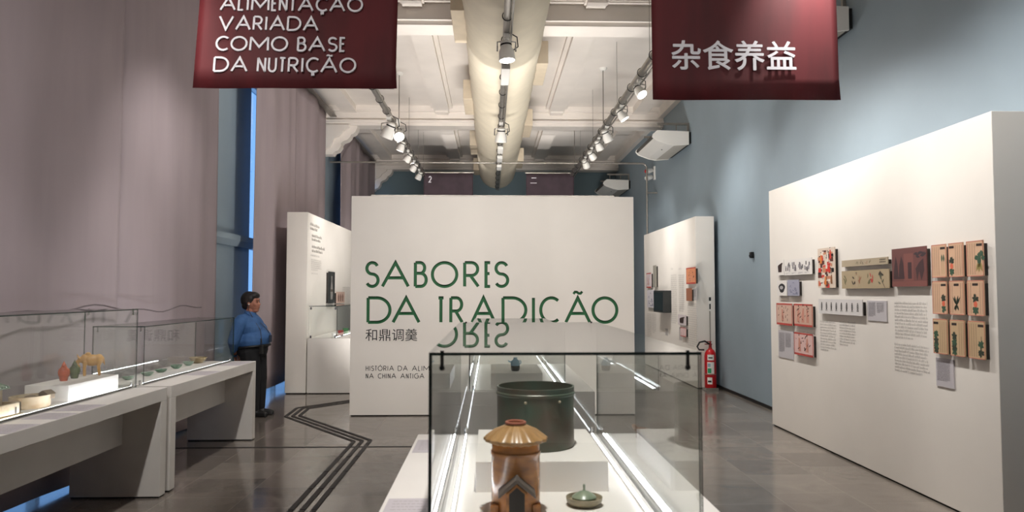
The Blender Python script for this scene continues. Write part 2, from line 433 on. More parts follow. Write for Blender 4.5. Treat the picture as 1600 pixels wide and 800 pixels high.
# main title panel: letters cut through the front skin, green behind
PY = 9.9; PX0, PX1, PH = -1.84, 1.90, 2.885
pw = lambda u: (u - 767) * PY / FPX + (u - 767) * 0.0  # photo column to x on the title panel
def px_on_panel(u, v):
    d = ray(u, v); t = PY / d.y; return d.x * t, CAM_H + d.z * t
main = thing('exhibition_board', 'broad freestanding white panel with large green title letters cut into it', 'panel', ((PX0 + PX1) / 2, PY + .15, 0))
cut = MB()
rows = [(408, 450, [('S', 67, 118), ('A', 123, 223), ('B', 237, 285), ('O', 296, 391), ('R', 408, 466), ('E', 482, 507), ('S', 515, 568)]),
        (463, 506, [('D', 73, 159), ('A', 160, 260), ('T', 317, 345), ('R', 360, 410), ('A', 434, 523), ('D', 541, 631), ('I', 646, 658), ('Ç', 672, 742), ('Ã', 759, 853), ('O', 853, 947)])]
for v0, v1, ls in rows:
    for ch, a, b in ls:
        u0, u1 = 540 + a / 2.2213, 540 + b / 2.2213
        X0, z1 = px_on_panel(u0, v0); X1, z0 = px_on_panel(u1, v1)
        letter(cut, ch, X0, X1, z0, z1 - z0, .041, PY - .05, PY + .08)
skin = MB().box(PX0, PX1, PY, PY + .03, .015, PH).build('front_skin', [WARMW, GREEN], main)
ct = cut.build('cutter', GREEN, None)
ct.location = -main.location
bm_ = bmesh.new(); bm_.from_mesh(ct.data); bmesh.ops.recalc_face_normals(bm_, faces=bm_.faces); bm_.to_mesh(ct.data); bm_.free()
ct.parent = main; ct.location = -main.location
bo = skin.modifiers.new('cut', 'BOOLEAN'); bo.operation = 'DIFFERENCE'; bo.object = ct; bo.solver = 'EXACT'; bo.use_self = True
me = evaluated(skin, 'front_skin'); skin.modifiers.clear(); skin.data = me
bpy.data.objects.remove(ct)
me.materials.clear(); me.materials.append(WARMW); me.materials.append(GREEN)
for p in me.polygons:
    c = p.center + main.location
    inner = PX0 + .02 < c.x < PX1 - .02 and .05 < c.z < PH - .02 and abs(p.normal.y) < .5
    p.material_index = 1 if inner else 0
MB().box(PX0 + .05, PX1 - .05, PY + .031, PY + .036, .8, 2.2).build('lettering', GREEN, main)['label'] = 'green recessed title lettering'
MB().box(PX0, PX1, PY + .037, PY + .3, .015, PH).build('core', WARMW, main)
MB().box(PX0 + .015, PX1 - .015, PY + .02, PY + .28, 0, .014).build('shadow_plinth', DARK, main)
sub = MB()
for txt, u0, u1, v0, v1 in (('HISTÓRIA', 571.5, 615.6, 571.5, 579.5), ('DA', 621.5, 637, 571.5, 579.5), ('ALIMENTAÇÃO', 643.5, 724, 571.5, 579.5),
                            ('NA', 571.5, 584, 583.5, 591.5), ('CHINA', 590.5, 619, 583.5, 591.5), ('ANTIGA', 625.5, 663, 583.5, 591.5)):
    X0, z1 = px_on_panel(u0, v0); X1, z0 = px_on_panel(u1, v1)
    text_line(sub, txt, X0, X1, z0, z1 - z0, .0078, PY - .0015, PY + .0005, gap=.2)
sub.build('subtitle', INK, main)['label'] = 'small black subtitle letters'
X0, z0 = px_on_panel(571, 533); X1, _ = px_on_panel(652, 533)
han('chinese_title', '和鼎调羹', .17, INK, main, (X0 - main.location.x, PY - .001 - main.location.y, z0), (math.pi / 2, 0, 0), .0008, 0.0, X1 - X0)['label'] = 'black Chinese characters under the title'

panel_r = slab('exhibition_board', 'tall white panel on the right carrying pictures and nine plant pages', 3.43, 3.82, 4.99, 9.11, 2.86)
panel_rf = slab('exhibition_board', 'white panel beyond the extinguisher with a dark box screen and text columns', 3.46, 3.78, 12.55, 16.8, 2.9)
panel_lf = slab('exhibition_board', 'white panel behind the guard with text and a small glass case', -3.27, -2.94, 12.07, 16.2, 2.9)

# unseen light bars, added to brighten the ceiling and the duct
def added_uplight(parent, x0, x1, y0, y1, z, k=1.0, tilt=0.0, spread=180):
    MB().box(x0, x1, y0, y1, z, z + .03).build('added_light_bar', STEEL, parent)
    ld = bpy.data.lights.new('added_uplight', 'AREA'); ld.shape = 'RECTANGLE'; ld.size = x1 - x0; ld.size_y = y1 - y0; ld.color = LAMP_COL
    ld.spread = math.radians(spread); ld.energy = UP_W * k * max(x1 - x0, y1 - y0)
    lo = bpy.data.objects.new('added_uplight', ld); COL.objects.link(lo); lo.location = ((x0 + x1) / 2, (y0 + y1) / 2, z + .06 if tilt else z + .033); lo.rotation_euler = (math.pi - tilt, 0, 0)
added_uplight(main, -1.7, 1.76, 10.24, 10.4, .05, .75, .35, 125)
added_uplight(main, -1.7, 1.76, 10.44, 10.6, .05, .85, .98, 80)   # added ceiling wash, hidden behind the title panel
added_uplight(main, -1.6, 1.66, 10.0, 10.06, 2.885, .2)
added_uplight(main, -1.6, 1.66, 10.13, 10.19, 2.885, .2)

# ------------------------------------------------------------------ glass display cases on white tables
TZ = .855
def strip(mb, ch, x, y0, y1, z, w=.012, lip=0.0):
    ch.box(x - w, x + w, y0, y1, z, z + .006)
    if lip: ch.box(x + w - .003, x + w, y0, y1, z, z + lip)   # shield on the visitors' side
    mb.box(x - .0035, x + .0035, y0 + .01, y1 - .01, z + .006, z + .011)
def display_case(label, x0, x1, y0, y1, gx0, gx1, gy0, gy1, gz, modesty, strips, group=None):
    t = thing('display_case', label, 'display case', ((x0 + x1) / 2, (y0 + y1) / 2, 0), 0, group)
    th = .1
    MB().box(x0, x1, y0, y1, TZ - th, TZ).build('tabletop', TABLEW, t, bevel=.003)
    for a in (y0, y1 - th):
        MB().box(x0, x1, a, a + th, .012, TZ - th).build('leg', TABLEW, t, bevel=.003)
        MB().box(x0 + .01, x1 - .01, a + .01, a + th - .01, 0, .012).build('foot', BLACK, t)
    if modesty is not None: MB().box(modesty - .02, modesty + .02, y0 + th, y1 - th, .42, TZ - th).build('modesty_panel', TABLEW, t)
    g = .008
    for args in ((gx0, gx1, gy0, gy0 + g, TZ, gz), (gx0, gx1, gy1 - g, gy1, TZ, gz), (gx0, gx0 + g, gy0 + g, gy1 - g, TZ, gz), (gx1 - g, gx1, gy0 + g, gy1 - g, TZ, gz), (gx0, gx1, gy0, gy1, gz, gz + g)):
        MB().pane(*args).build('glass_pane', [GLASS, GEDGE], t)
    MB().box(gx0 + .02, gx1 - .02, gy0 + .02, gy1 - .02, TZ, TZ + .003).build('display_deck', WHITE, t)
    for x in strips:
        s, c = MB(), MB(); strip(s, c, x, gy0 + .04, gy1 - .04, TZ + .003, .007 if x > -1 else .008, 0 if x > -1 else .013)
        ob = c.build('strip_channel', STEEL, t); s.build('light_strip', STRIP if x > -1 else STRIP2, ob)
    for x in (gx0 + .035, gx1 - .035):
        for y in (gy0 + .012, gy1 - .012):
            MB().cyl((x, y, gz - .035), (x, y, gz + .012), .005, 8).ell((x, y, gz - .035), .008, 8).build('pane_clip', BLACK if gz < 1.46 and gx0 > -1 else CHROME, t, smooth=True)
            MB().cyl((x, y, TZ), (x, y, TZ + .04), .008, 8).build('pane_clip', CHROME, t, smooth=True)
    return t
display_case('white table with the tallest glass case on the left, holding clay models', -3.3, -2.6, 3.95, 6.14, -3.26, -2.84, 3.98, 6.13, 1.475, -2.92, [-2.865])
display_case('white table with low glass case of green bowls beside the guard', -3.3, -2.6, 6.22, 8.42, -3.26, -2.84, 6.25, 8.40, 1.33, -2.92, [-2.865])
display_case('foreground white table with a glass case over the bronze tub and silo model', -.39, .80, 1.9, 4.08, -.168, .578, 2.05, 4.06, 1.447, .19, [-.13, .54])
display_case('white table with a glass case of the blue pot, in front of the title panel', -.39, .80, 5.78, 8.0, -.168, .578, 5.82, 7.97, 1.33, .19, [-.13, .54])
# corner case standing against the far left panel
lc = thing('corner_case', 'small glass case on a closed white base beside the far left panel', 'display case', (-2.55, 13.25, 0))
MB().box(-2.925, -2.2, 12.08, 14.4, .012, .88).build('base', TABLEW, lc, bevel=.003)
MB().box(-2.9, -2.22, 12.1, 14.38, 0, .012).build('shadow_plinth', DARK, lc)
for a in ((-2.91, -2.46, 12.1, 12.108, .88, 1.385), (-2.91, -2.46, 14.3, 14.308, .88, 1.385), (-2.468, -2.46, 12.108, 14.3, .88, 1.385), (-2.91, -2.46, 12.1, 14.308, 1.385, 1.393)):
    MB().pane(*a).build('glass_pane', [GLASS, GEDGE], lc)
for x in (-2.88, -2.49):
    for z in (.9, 1.355): MB().box(x - .012, x + .012, 12.1, 12.12, z - .02, z + .02).build('pane_clip', CHROME, lc)
s, c = MB(), MB(); strip(s, c, -2.5, 12.15, 14.25, .88); ob = c.build('strip_channel', STEEL, lc); s.build('light_strip', STRIP, ob)

# riser blocks
def riser(label, x0, x1, y0, y1, h, group=None):
    z = TZ + .003
    return tag(MB().box(x0, x1, y0, y1, z, z + h).build('riser_block', WHITE, None, bevel=.002), label, 'display block')
riser('long white block under the red, green and ochre figurines', -3.235, -2.935, 5.33, 6.03, .112)
riser('white block under the dark bronze tub', -.057, .45, 2.89, 3.56, .115)
riser('white block under the small blue pot', .0, .41, 5.95, 6.7, .12)
# caption cards lying on the table rims
def card(label, x0, x1, y0, y1, seed, group):
    rng = random.Random(seed); z = TZ + .0015
    t = thing('caption_card', label, 'caption card', ((x0 + x1) / 2, (y0 + y1) / 2, TZ), 0, group)
    MB().box(x0, x1, y0, y1, TZ, z).build('card', LILAC, t)
    m = MB(); w = x1 - x0; h = y1 - y0
    for i in range(7):
        y = y1 - h * (.12 + i * .11); x = x0 + w * .12
        while x < x1 - w * rng.uniform(.1, .3):
            l = rng.uniform(.008, .02); m.box(x, x + l, y, y + .004, z, z + .0004); x += l + .005
    m.build('print', GREYTXT, t)
for lab, y0, y1 in (('caption card nearest the camera on the clay models table', 4.15, 4.45), ('caption card in front of the house model', 4.62, 4.85),
                    ('caption card in front of the oval pen', 4.93, 5.2)):
    card(lab, -2.82, -2.605, y0, y1, int(y0 * 100), 'cards on the left tables')
for lab, y0, y1 in (('caption card at the middle of the bowl table rim', 7.0, 7.35), ('caption card at the guard end of the bowl table rim', 7.9, 8.35)):
    card(lab, -2.82, -2.605, y0, y1, int(y0 * 100), 'cards on the left tables')
card('caption card at the far corner of the foreground table, left of the glass', -.375, -.19, 3.62, 3.92, 11, 'cards on the foreground table')
card('caption card on the foreground table rim, nearest the picture bottom', -.375, -.19, 2.5, 2.82, 12, 'cards on the foreground table')

# ------------------------------------------------------------------ exhibits in the foreground case
BRONZE = mat('bronze_patina', '4c6153', 0.4, metal=0.15, h2='5a4c3e', nscale=7, bump=0.2)
t = thing('bronze_tub', 'dark green bronze tub with an open top on a white block', 'vessel', (.19, 3.2, TZ + .118))
MB().lathe([(.0001, 0), (.158, 0), (.163, .01), (.162, .12), (.163, .215), (.167, .218), (.167, .226), (.163, .23), (.164, .25), (.157, .25), (.155, .02), (.0001, .012)], 64).build('body', BRONZE, t, smooth=True, world=False)
m = MB(); m.ell((-.05, -.164, .2), .006, 8); m.ell((.09, -.14, .2), .006, 8); m.build('stud', mat('tan_stud', 'b0a48c', .6), t, smooth=True, world=False)
OCHRE = mat('amber_glaze', 'bd7c40', 0.22, h2='8f5f36', nscale=9, bump=0.1, stretch=(1, 1, 3.5))
ROOFT = mat('straw_glaze', 'b58d5c', 0.3, h2='a07a4c', nscale=20)
GREYT = mat('grey_tile', '6b6058', 0.5, noise=.15, nscale=40)
t = thing('granary_model', 'amber glazed round granary model with a conical roof and small gatehouse', 'pottery model', (.088, 2.66, TZ + .003))
MB().lathe([(.0001, 0), (.083, 0), (.085, .01), (.085, .19), (.088, .196), (.088, .206), (.084, .21), (.084, .235), (.0001, .235)], 48).build('body', OCHRE, t, smooth=True, world=False)
r = MB(); n = 72; prof = [(.080, .232), (.108, .243), (.109, .252), (.075, .278), (.036, .296), (.036, .304), (.03, .304), (.028, .29), (.0001, .288)]
r.lathe(prof, n)
r.v = [(x * (1 + .04 * math.cos(18 * math.atan2(y, x)) * (1 if .04 < math.hypot(x, y) < .112 else 0)), y * (1 + .04 * math.cos(18 * math.atan2(y, x)) * (1 if .04 < math.hypot(x, y) < .112 else 0)), z) for x, y, z in r.v]
r.build('roof', ROOFT, t, smooth=True, world=False)
MB().tube([(.033 * math.cos(a), .033 * math.sin(a), .303) for a in [i * math.pi / 12 for i in range(24)]], .005, 8, closed=True).build('roof_ring', mat('red_clay', '9a5a44', .5), t, smooth=True, world=False)
gh = MB().box(-.035, .035, -.125, -.06, 0, .085).prism([(-.035, .085), (.035, .085), (0, .118)], 'y', -.125, -.06)
gh.build('gatehouse', OCHRE, t, world=False)
dr = MB().box(-.026, .026, -.127, -.1245, .012, .086).prism([(-.026, .086), (.026, .086), (0, .108)], 'y', -.127, -.1245); dr.build('doorway', mat('door_dark', '2b2420', .6), t, world=False)
gr = MB()
for s in (-1, 1):
    gr.add([(0, -.145, .134), (s * .062, -.145, .084), (s * .062, -.05, .084), (0, -.05, .134), (0, -.145, .126), (s * .062, -.145, .076), (s * .062, -.05, .076), (0, -.05, .126)],
           [(0, 1, 2, 3), (7, 6, 5, 4), (0, 4, 5, 1), (1, 5, 6, 2), (2, 6, 7, 3), (3, 7, 4, 0)])
    for k in range(6):
        y = -.14 + k * .017; gr.tube([(s * .004, y, .135), (s * .06, y, .087)], .004, 6)
gr.tube([(0, -.148, .135), (0, -.05, .135)], .006, 8); gr.ell((0, -.146, .144), (.006, .005, .012), 8)
gr.build('gate_roof', GREYT, t, world=False)
for x in (-.075, .07): MB().box(x - .014, x + .014, -.07, -.03, 0, .036).box(x - .006, x + .006, -.072, -.069, .006, .028).build('foot', OCHRE, t, bevel=.004, world=False)
PALEG = mat('pale_green_glaze', '8f9a83', 0.3, h2='6f7f6a', nscale=16)
SAND = mat('sand_glaze', 'a3967c', 0.4, h2='7f7660', nscale=25)
t = thing('lidded_dish', 'small pale dish with a domed green lid and pointed knob, beside the granary', 'dish', (.335, 2.71, TZ + .003))
MB().lathe([(.0001, 0), (.045, 0), (.062, .014), (.066, .03), (.063, .031), (.057, .018), (.0001, .01)], 40).build('dish', SAND, t, smooth=True, world=False)
l = MB().lathe([(.042, .012), (.044, .03), (.038, .036), (.02, .047), (.006, .052), (.004, .056), (.0045, .072), (.0001, .076)], 36)
l.build('lid', PALEG, t, smooth=True, world=False)
# two things behind the tub, seen only as reflections in the side glass
CLAYB = mat('brown_clay', '8b6246', .55, noise=.15, nscale=30)
fg = MB(); fg.ell((0, 0, .045), (.032, .016, .018)); fg.cap((.025, 0, .05), .012, (.04, 0, .07), .01)
for x in (-.022, .022):
    for y in (-.01, .01): fg.cap((x, y, .04), .007, (x, y, .005), .005, 8)
o = blob('clay_animal', fg, CLAYB, None, .004, 2); o.location = (.36, 3.9, TZ + .003)
tag(o, 'small brown clay animal seen in reflection behind the bronze tub', 'figurine')
o = MB().lathe([(.0001, 0), (.03, 0), (.055, .02), (.057, .03), (.05, .028), (.0001, .01)], 32).build('orange_dish', mat('orange_clay', 'b0764f', .5), None, smooth=True)
o.location = (.21, 3.93, TZ + .003); tag(o, 'low orange clay dish behind the bronze tub', 'dish')
# blue pot in the second case
t = thing('blue_pot', 'small pale blue pot with spout and dark lower half, before the title panel', 'pot', (.2, 6.13, TZ + .123))
MB().lathe([(.0001, 0), (.03, 0), (.037, .02), (.036, .042), (.0001, .042)], 28).build('dark_base', mat('black_glaze', '1e2428', .15), t, smooth=True, world=False)
MB().lathe([(.036, .042), (.038, .06), (.033, .08), (.018, .092), (.014, .1), (.018, .108), (.0001, .106)], 28).build('body', mat('celadon_blue', '8fb4c8', .2), t, smooth=True, world=False)
MB().tube([(-.03, 0, .07), (-.05, 0, .076), (-.058, 0, .084)], [.008, .006, .005], 8).tube([(.03, 0, .085), (.045, 0, .08), (.045, 0, .06), (.035, 0, .055)], .004, 8).build('spout_and_handle', MATS['celadon_blue'], t, smooth=True, world=False)

# ------------------------------------------------------------------ exhibits on the left tables
CREAM = mat('cream_pottery', 'cfc0a4', .5, h2='b49a76', nscale=12)
GRN = mat('roof_green', '93a893', .4, noise=.15, nscale=30)
HOLE = mat('door_dark', '2b2420')
t = thing('house_model', 'cream pottery courtyard house model with a pale green roof', 'pottery model', (-3.03, 4.6, TZ + .003))
MB().box(-.18, .15, -.16, .17, 0, .015).build('base', CREAM, t, bevel=.005, world=False)
w = MB()
for a in ((.11, .13, -.14, .15), (-.16, .13, -.14, -.12), (-.16, .13, .13, .15), (-.16, -.14, -.14, .15)): w.box(*a, .015, .085)
w.ell((.06, .06, .03), (.03, .02, .025)); w.build('courtyard_wall', CREAM, t, bevel=.003, world=False)
hb = MB().box(-.13, .04, -.1, .11, .015, .17); hb.build('hall', CREAM, t, bevel=.003, world=False)
dk = MB().box(.04, .0415, -.05, -.02, .08, .13).box(.04, .0415, .05, .075, .09, .13).box(.13, .1315, .09, .105, .02, .06).box(-.06, -.035, .11, .1115, .07, .13).box(.0, .02, .11, .1115, .08, .12)
dk.build('opening', HOLE, t, world=False)
rf = MB().prism([(-.16, .168), (.07, .168), (.06, .18), (-.045, .215), (-.15, .18)], 'y', -.13, .135)
for k in range(10): rf.tube([(.068, -.12 + k * .027, .178), (-.045, -.12 + k * .027, .217)], .005, 6)
rf.build('roof', GRN, t, world=False)
pen = MB()
t = thing('pottery_pen', 'oval cream pottery pen with raised rim beside the white block', 'pottery model', (-3.04, 5.07, TZ + .003), math.radians(-20))
MB().lathe([(.0001, 0), (.122, 0), (.13, .008), (.128, .06), (.13, .078), (.12, .08), (.116, .06), (.114, .02), (.0001, .015)], 48, sx=.78, sy=1.0).build('wall', CREAM, t, smooth=True, world=False)
ii = MB(); ii.ell((.02, -.03, .055), (.035, .03, .028)); ii.ell((-.02, .02, .05), (.03, .05, .03)); blob('animals', ii, mat('grey_clay', '8c7a66', .6), t, .005, 2, world=False)
MB().box(-.01, .07, .07, .125, .05, .08).prism([(-.018, .08), (.078, .08), (.03, .105)], 'y', .065, .13).box(.01, .05, .1255, .127, .05, .072).build('hut', mat('grey_clay', ''), t, world=False)
ORANGE = mat('orange_glaze', 'c4562b', .25, h2='a8482a', nscale=30)
OLIVE = mat('olive_glaze', '56663a', .25, h2='3f4d30', nscale=25)
def bird(name, label, m, loc, k):
    b = MB(); b.ell((0, 0, .05), (.036, .03, .046)); b.cap((0, 0, .08), .028, (.004, 0, .115), .014); b.ell((.008, 0, .115), (.016, .012, .014))
    b.cap((.01, 0, .12), .008, (.004, 0, .142), .003, 8); b.cap((.02, 0, .112), .006, (.034, 0, .108), .003, 8); b.ell((-.03, 0, .05), (.018, .016, .03))
    for s in (-1, 1): b.ell((-.004, s * .026, .058), (.022, .012, .032))
    b.cap((0, 0, .02), .03, (0, 0, .006), .026)
    o = blob(name, b, m, None, .004, 2); o.location = loc; o.scale = (k, k, k); o.rotation_euler = (0, 0, math.radians(-70))
    return tag(o, label, 'figurine')
RZ = TZ + .003 + .112
bird('bird_figurine', 'orange red bird figurine on the long white block', ORANGE, (-3.12, 5.6, RZ), 1.02)
bird('bird_figurine', 'dark green bird figurine between the orange one and the ox', OLIVE, (-3.13, 5.76, RZ), .98)
ox = MB(); ox.ell((0, 0, .115), (.064, .036, .044)); ox.ell((-.05, 0, .122), (.03, .028, .036)); ox.ell((.045, 0, .12), (.034, .034, .042)); ox.ell((-.03, 0, .165), (.02, .014, .012))
ox.cap((-.06, 0, .13), .024, (-.088, 0, .115), .02); ox.cap((-.085, 0, .118), .02, (-.115, 0, .09), .012); ox.ell((-.055, 0, .15), (.018, .013, .012))
for s in (-1, 1):
    ox.cap((-.085, s * .015, .13), .007, (-.1, s * .035, .148), .004, 8); ox.cap((-.09, s * .014, .135), .006, (-.104, s * .008, .165), .003, 8)
    ox.cap((-.048, s * .02, .1), .016, (-.052, s * .021, .055), .011); ox.cap((-.052, s * .021, .055), .011, (-.05, s * .021, .008), .011)
    ox.cap((.052, s * .02, .11), .018, (.044, s * .021, .06), .012); ox.cap((.044, s * .021, .06), .011, (.052, s * .021, .008), .011)
ox.cap((.078, 0, .13), .006, (.084, 0, .08), .005, 8); ox.ell((-.09, 0, .07), (.012, .008, .018))
o = blob('ox_figurine', ox, mat('ochre_glaze', 'd8a55a', .3, h2='c08f4a', nscale=25), None, .0045, 2)
o.location = (-3.1, 5.95, RZ); o.rotation_euler = (0, 0, math.radians(24)); o.scale = (1.0, 1.0, 1.03); tag(o, 'ochre glazed ox figurine standing on the white block', 'figurine')
JADE = mat('jade_glaze', '7f9a84', .3, h2='5f7d68', nscale=20); JADE2 = mat('green_glaze', '4f7a5c', .3, h2='3f6a50', nscale=20); BUFF = mat('buff_glaze', 'a8936c', .4, h2='8d7b58', nscale=15)
def bowl(r, h): return [(.0001, 0), (r * .45, 0), (r * .5, h * .12), (r * .8, h * .45), (r, h), (r * .96, h), (r * .72, h * .45), (.0001, h * .2)]
for lab, m, x, y, r, h in (('pale green bowl at the corner of its case beside the clay models', JADE, -3.14, 6.62, .05, .03), ('pale green bowl second from the clay models', JADE, -3.12, 6.94, .057, .032),
                           ('dark green bowl with a flat rim, third in the row', JADE2, -3.12, 7.22, .056, .03), ('deep green lobed bowl in the middle of the row', JADE2, -3.13, 7.59, .055, .036),
                           ('grey green bowl beside the large buff bowl', JADE, -3.13, 7.89, .055, .042), ('large buff bowl at the guard end of the case', BUFF, -3.14, 8.17, .093, .062)):
    b = MB().lathe(bowl(r, h), 36)
    if 'lobed' in lab: b.v = [(X * (1 + .1 * math.cos(8 * math.atan2(Y, X))), Y * (1 + .1 * math.cos(8 * math.atan2(Y, X))), Z) for X, Y, Z in b.v]
    o = b.build('bowl', m, None, smooth=True); o.location = (x, y, TZ + .003)
    tag(o, lab, 'bowl', 'bowls in the low left case')
for nm, lab, m, x, y, pr in (('white_cup', 'tiny white cup in the far corner case', PLASTW, -2.56, 12.34, [(.0001, 0), (.03, 0), (.034, .07), (.03, .07), (.0001, .01)]),
                         ('dark_dish', 'low dark red dish in the far corner case', mat('dark_lacquer', '6b2a22', .3), -2.52, 12.6, bowl(.07, .03)),
                         ('red_cup', 'small red cup in the far corner case', mat('red_lacquer', 'b8322b', .3), -2.58, 13.0, [(.0001, 0), (.04, 0), (.05, .08), (.046, .08), (.0001, .01)]),
                         ('green_cup', 'small green cup in the far corner case', mat('bright_green', '4c9a52', .4), -2.56, 13.35, [(.0001, 0), (.04, 0), (.055, .1), (.05, .1), (.0001, .01)])):
    o = MB().lathe(pr, 24).build(nm, m, None, smooth=True); o.location = (x, y, .88); tag(o, lab, nm.split('_')[1])

# ------------------------------------------------------------------ hung banners
def banner(label, cx, yb, zb, w, h, tilt, m, texts, cats='banner'):
    t = thing('hanging_banner', label, 'banner', (cx, yb, zb)); t.rotation_euler = (-tilt, 0, 0)
    n = 30; k = 12; b = MB(); vs = []
    f = lambda x, z: .012 * math.sin(x * 5 + z * 1.3) + .006 * math.sin(x * 13 + 1)
    for i in range(n + 1):
        for j in range(k + 1):
            x = -w / 2 + w * i / n; z = h * j / k; vs.append((x + (.008 if j == 0 and i == n else 0), f(x, z) * .5, z + .006 * math.sin(x * 4) * (1 - j / k)))
    fs = [(i * (k + 1) + j, (i + 1) * (k + 1) + j, (i + 1) * (k + 1) + j + 1, i * (k + 1) + j + 1) for i in range(n) for j in range(k)]
    b.add(vs, fs); o = b.build('cloth', m, t, world=False)
    for p in o.data.polygons: p.use_smooth = True
    so = o.modifiers.new('s', 'SOLIDIFY'); so.thickness = .003; so.offset = 1
    MB().cyl((-w / 2 - .02, 0, h), (w / 2 + .02, 0, h), .015, 10).build('hanging_rod', STEEL, t, world=False)
    MB().box(-w / 2 + .01, w / 2 - .01, .004, .012, .005, .03).build('hem', m, t, world=False)
    return t
BY = 4.64
t = banner('left dark red banner with white Portuguese lettering', -1.222, BY, 2.885, 1.25, 1.72, .15, MAROON, None)
k = BY / FPX; lm = MB()
for txt, a, b, v0, v1 in (('ALIMENTAÇÃO', 335, 562, -15, 9.8), ('VARIADA', 335, 493, 18, 43), ('COMO BASE', 333, 537, 52.5, 77.5), ('DA NUTRIÇÃO', 332, 555, 87, 112.5)):
    # heights above the hem (137) scaled on the cloth
    z0 = (136.5 - v1) * k * 1.02; z1 = (136.5 - v0) * k * 1.02
    xs = 1.0 - .018 * (136.5 - v1) / 137
    text_line(lm, txt, (a - 459.5) * k / 1, (b - 459.5) * k, z0, z1 - z0, .0125, -.018, -.009, gap=.12, space=.36)
lm.build('lettering', LETW, t, world=False)['label'] = 'white letters on the left banner'
BY2 = 4.84
t = banner('right dark red banner with four white Chinese characters', 1.684, BY2, 2.885, 1.245, 1.72, .035, MAROON, None)
k = BY2 / FPX
han('lettering', '杂食养益', .2, LETW, t, ((1055 - 1175) * k, -.012, (148 - 101) * k), (math.pi / 2, 0, 0), .002, .0025, 201 * k)['label'] = 'white Chinese characters'
t = banner('far plum banner with a white numeral two, above the title panel', -1.08, 18.9, 2.9, 1.25, 1.74, 0, PURPLE, None)
added_uplight(t, -1.6, -.55, 18.95, 18.99, 4.57, .15)
m = MB(); letter(m, '2', -.5, -.42, 1.48, .17, .025, -.02, -.01); m.build('lettering', LETW, t, world=False)
t = banner('far plum banner with two white bars, above the title panel', 1.5, 18.9, 2.9, 1.22, 1.74, 0, PURPLE, None)
added_uplight(t, 1.0, 2.0, 18.95, 18.99, 4.57, .15)
MB().box(-.5, -.34, -.022, -.012, 1.47, 1.49).box(-.47, -.35, -.022, -.012, 1.6, 1.62).build('lettering', LETW, t, world=False)

# ------------------------------------------------------------------ curtains
def curtain(label, y0, y1, x, z0, z1, seed, amp=.045, lean=0.0, group='mauve curtains along the window wall'):
    rng = random.Random(seed); n = int((y1 - y0) / .05); kz = 24
    ph = [rng.uniform(0, 6.28) for _ in range(6)]; fr = [rng.uniform(1.2, 2.2), rng.uniform(3, 5), rng.uniform(6, 8), rng.uniform(10, 13)]
    vs = []
    for i in range(n + 1):
        for j in range(kz + 1):
            t = j / kz; z = z0 + (z1 - z0) * t; yy = y0 + (y1 - y0) * i / n
            s = yy + .25 * math.sin(t * 2.1 + ph[5]) * math.sin(yy * 1.1 + ph[4])
            d = amp * (.9 * math.sin(s * fr[0] + ph[0]) + .45 * math.sin(s * fr[1] + ph[1] + t) * (1.1 - .5 * t) + .28 * math.sin(s * fr[2] + ph[2] - t * 1.5) + .12 * math.sin(s * fr[3] + ph[3]))
            hem = min(.05, z0 * .6) * math.sin(yy * 1.7 + ph[2]) * (1 - t) ** 4
            vs.append((x + d, yy + lean * (t - 1), z + hem))
    fs = [(i * (kz + 1) + j, (i + 1) * (kz + 1) + j, (i + 1) * (kz + 1) + j + 1, i * (kz + 1) + j + 1) for i in range(n) for j in range(kz)]
    o = MB().add(vs, fs).build('curtain', CURT)
    for p in o.data.polygons: p.use_smooth = True
    so = o.modifiers.new('s', 'SOLIDIFY'); so.thickness = .006
    return tag(o, label, 'curtain', group)
XC = -3.46
curtain('mauve curtain nearest the camera behind the clay models case', -2.2, 7.0, XC, .03, 5.478, 1, .035)
curtain('mauve curtain behind the bowl case, its edge at the grey pier', 6.96, 9.75, XC - .05, .03, 5.478, 2, .04)
curtain('mauve curtain directly behind the guard', 10.94, 13.45, XC, .15, 5.478, 3, .05)
curtain('mauve curtain above the far left text panel', 13.41, 16.1, XC - .06, .15, 5.478, 4, .04)
curtain('farthest mauve curtain beyond the carved beam bracket', 17.3, 22.4, XC, .15, 5.478, 5, .05)
rl = thing('curtain_rail', 'long thin rail carrying the mauve curtains under the ceiling', 'curtain rail', (XC, 10, 5.5))
MB().box(XC - .09, XC + .05, -2.25, 22.45, 5.48, 5.5).build('rail', STEEL, rl)
for y in (-2, 3, 6.9, 9.6, 11.0, 14, 17.4, 20, 22.2): MB().box(XL, XC - .08, y, y + .04, 5.47, 5.5).build('bracket', STEEL, rl)
cab = [(-3.385 + .01 * math.sin(y * 2), y, 1.50 - .018 * (y - 5) + .025 * math.sin(y * 3.1) + .015 * math.sin(y * 7)) for y in [4.4 + i * .15 for i in range(31)]]

# ------------------------------------------------------------------ fabric air duct
t = thing('air_duct', 'long round cream air duct running under the ceiling', 'air duct', (.18, 10, 5.2))
d = MB(); path = []; R = []
for i in range(171):
    y = -3.5 + i * .15; path.append((.18, y, 5.19)); R.append(.53 + .006 * math.sin(i * 2.1) + .003 * math.sin(i * .7))
path += [(.18, 22.05, 5.19), (.18, 22.15, 5.19), (.18, 22.2, 5.19)]; R += [.5, .42, .28]
d.tube(path, R, 48); d.build('duct_skin', DUCTM, t, smooth=True)
for y in (.6, 4.8, 9.0, 13.2, 17.4, 21.0):
    MB().box(-.5, -.3, y, y + 1.2 if y < 20.5 else y + .9, 5.05, 5.4).build('side_outlet', TAN, t, bevel=.008)
for y in (2.7, 6.9, 11.1, 15.3, 19.5):
    MB().box(.66, .86, y, y + 1.2, 5.05, 5.4).build('side_outlet', TAN, t, bevel=.008)

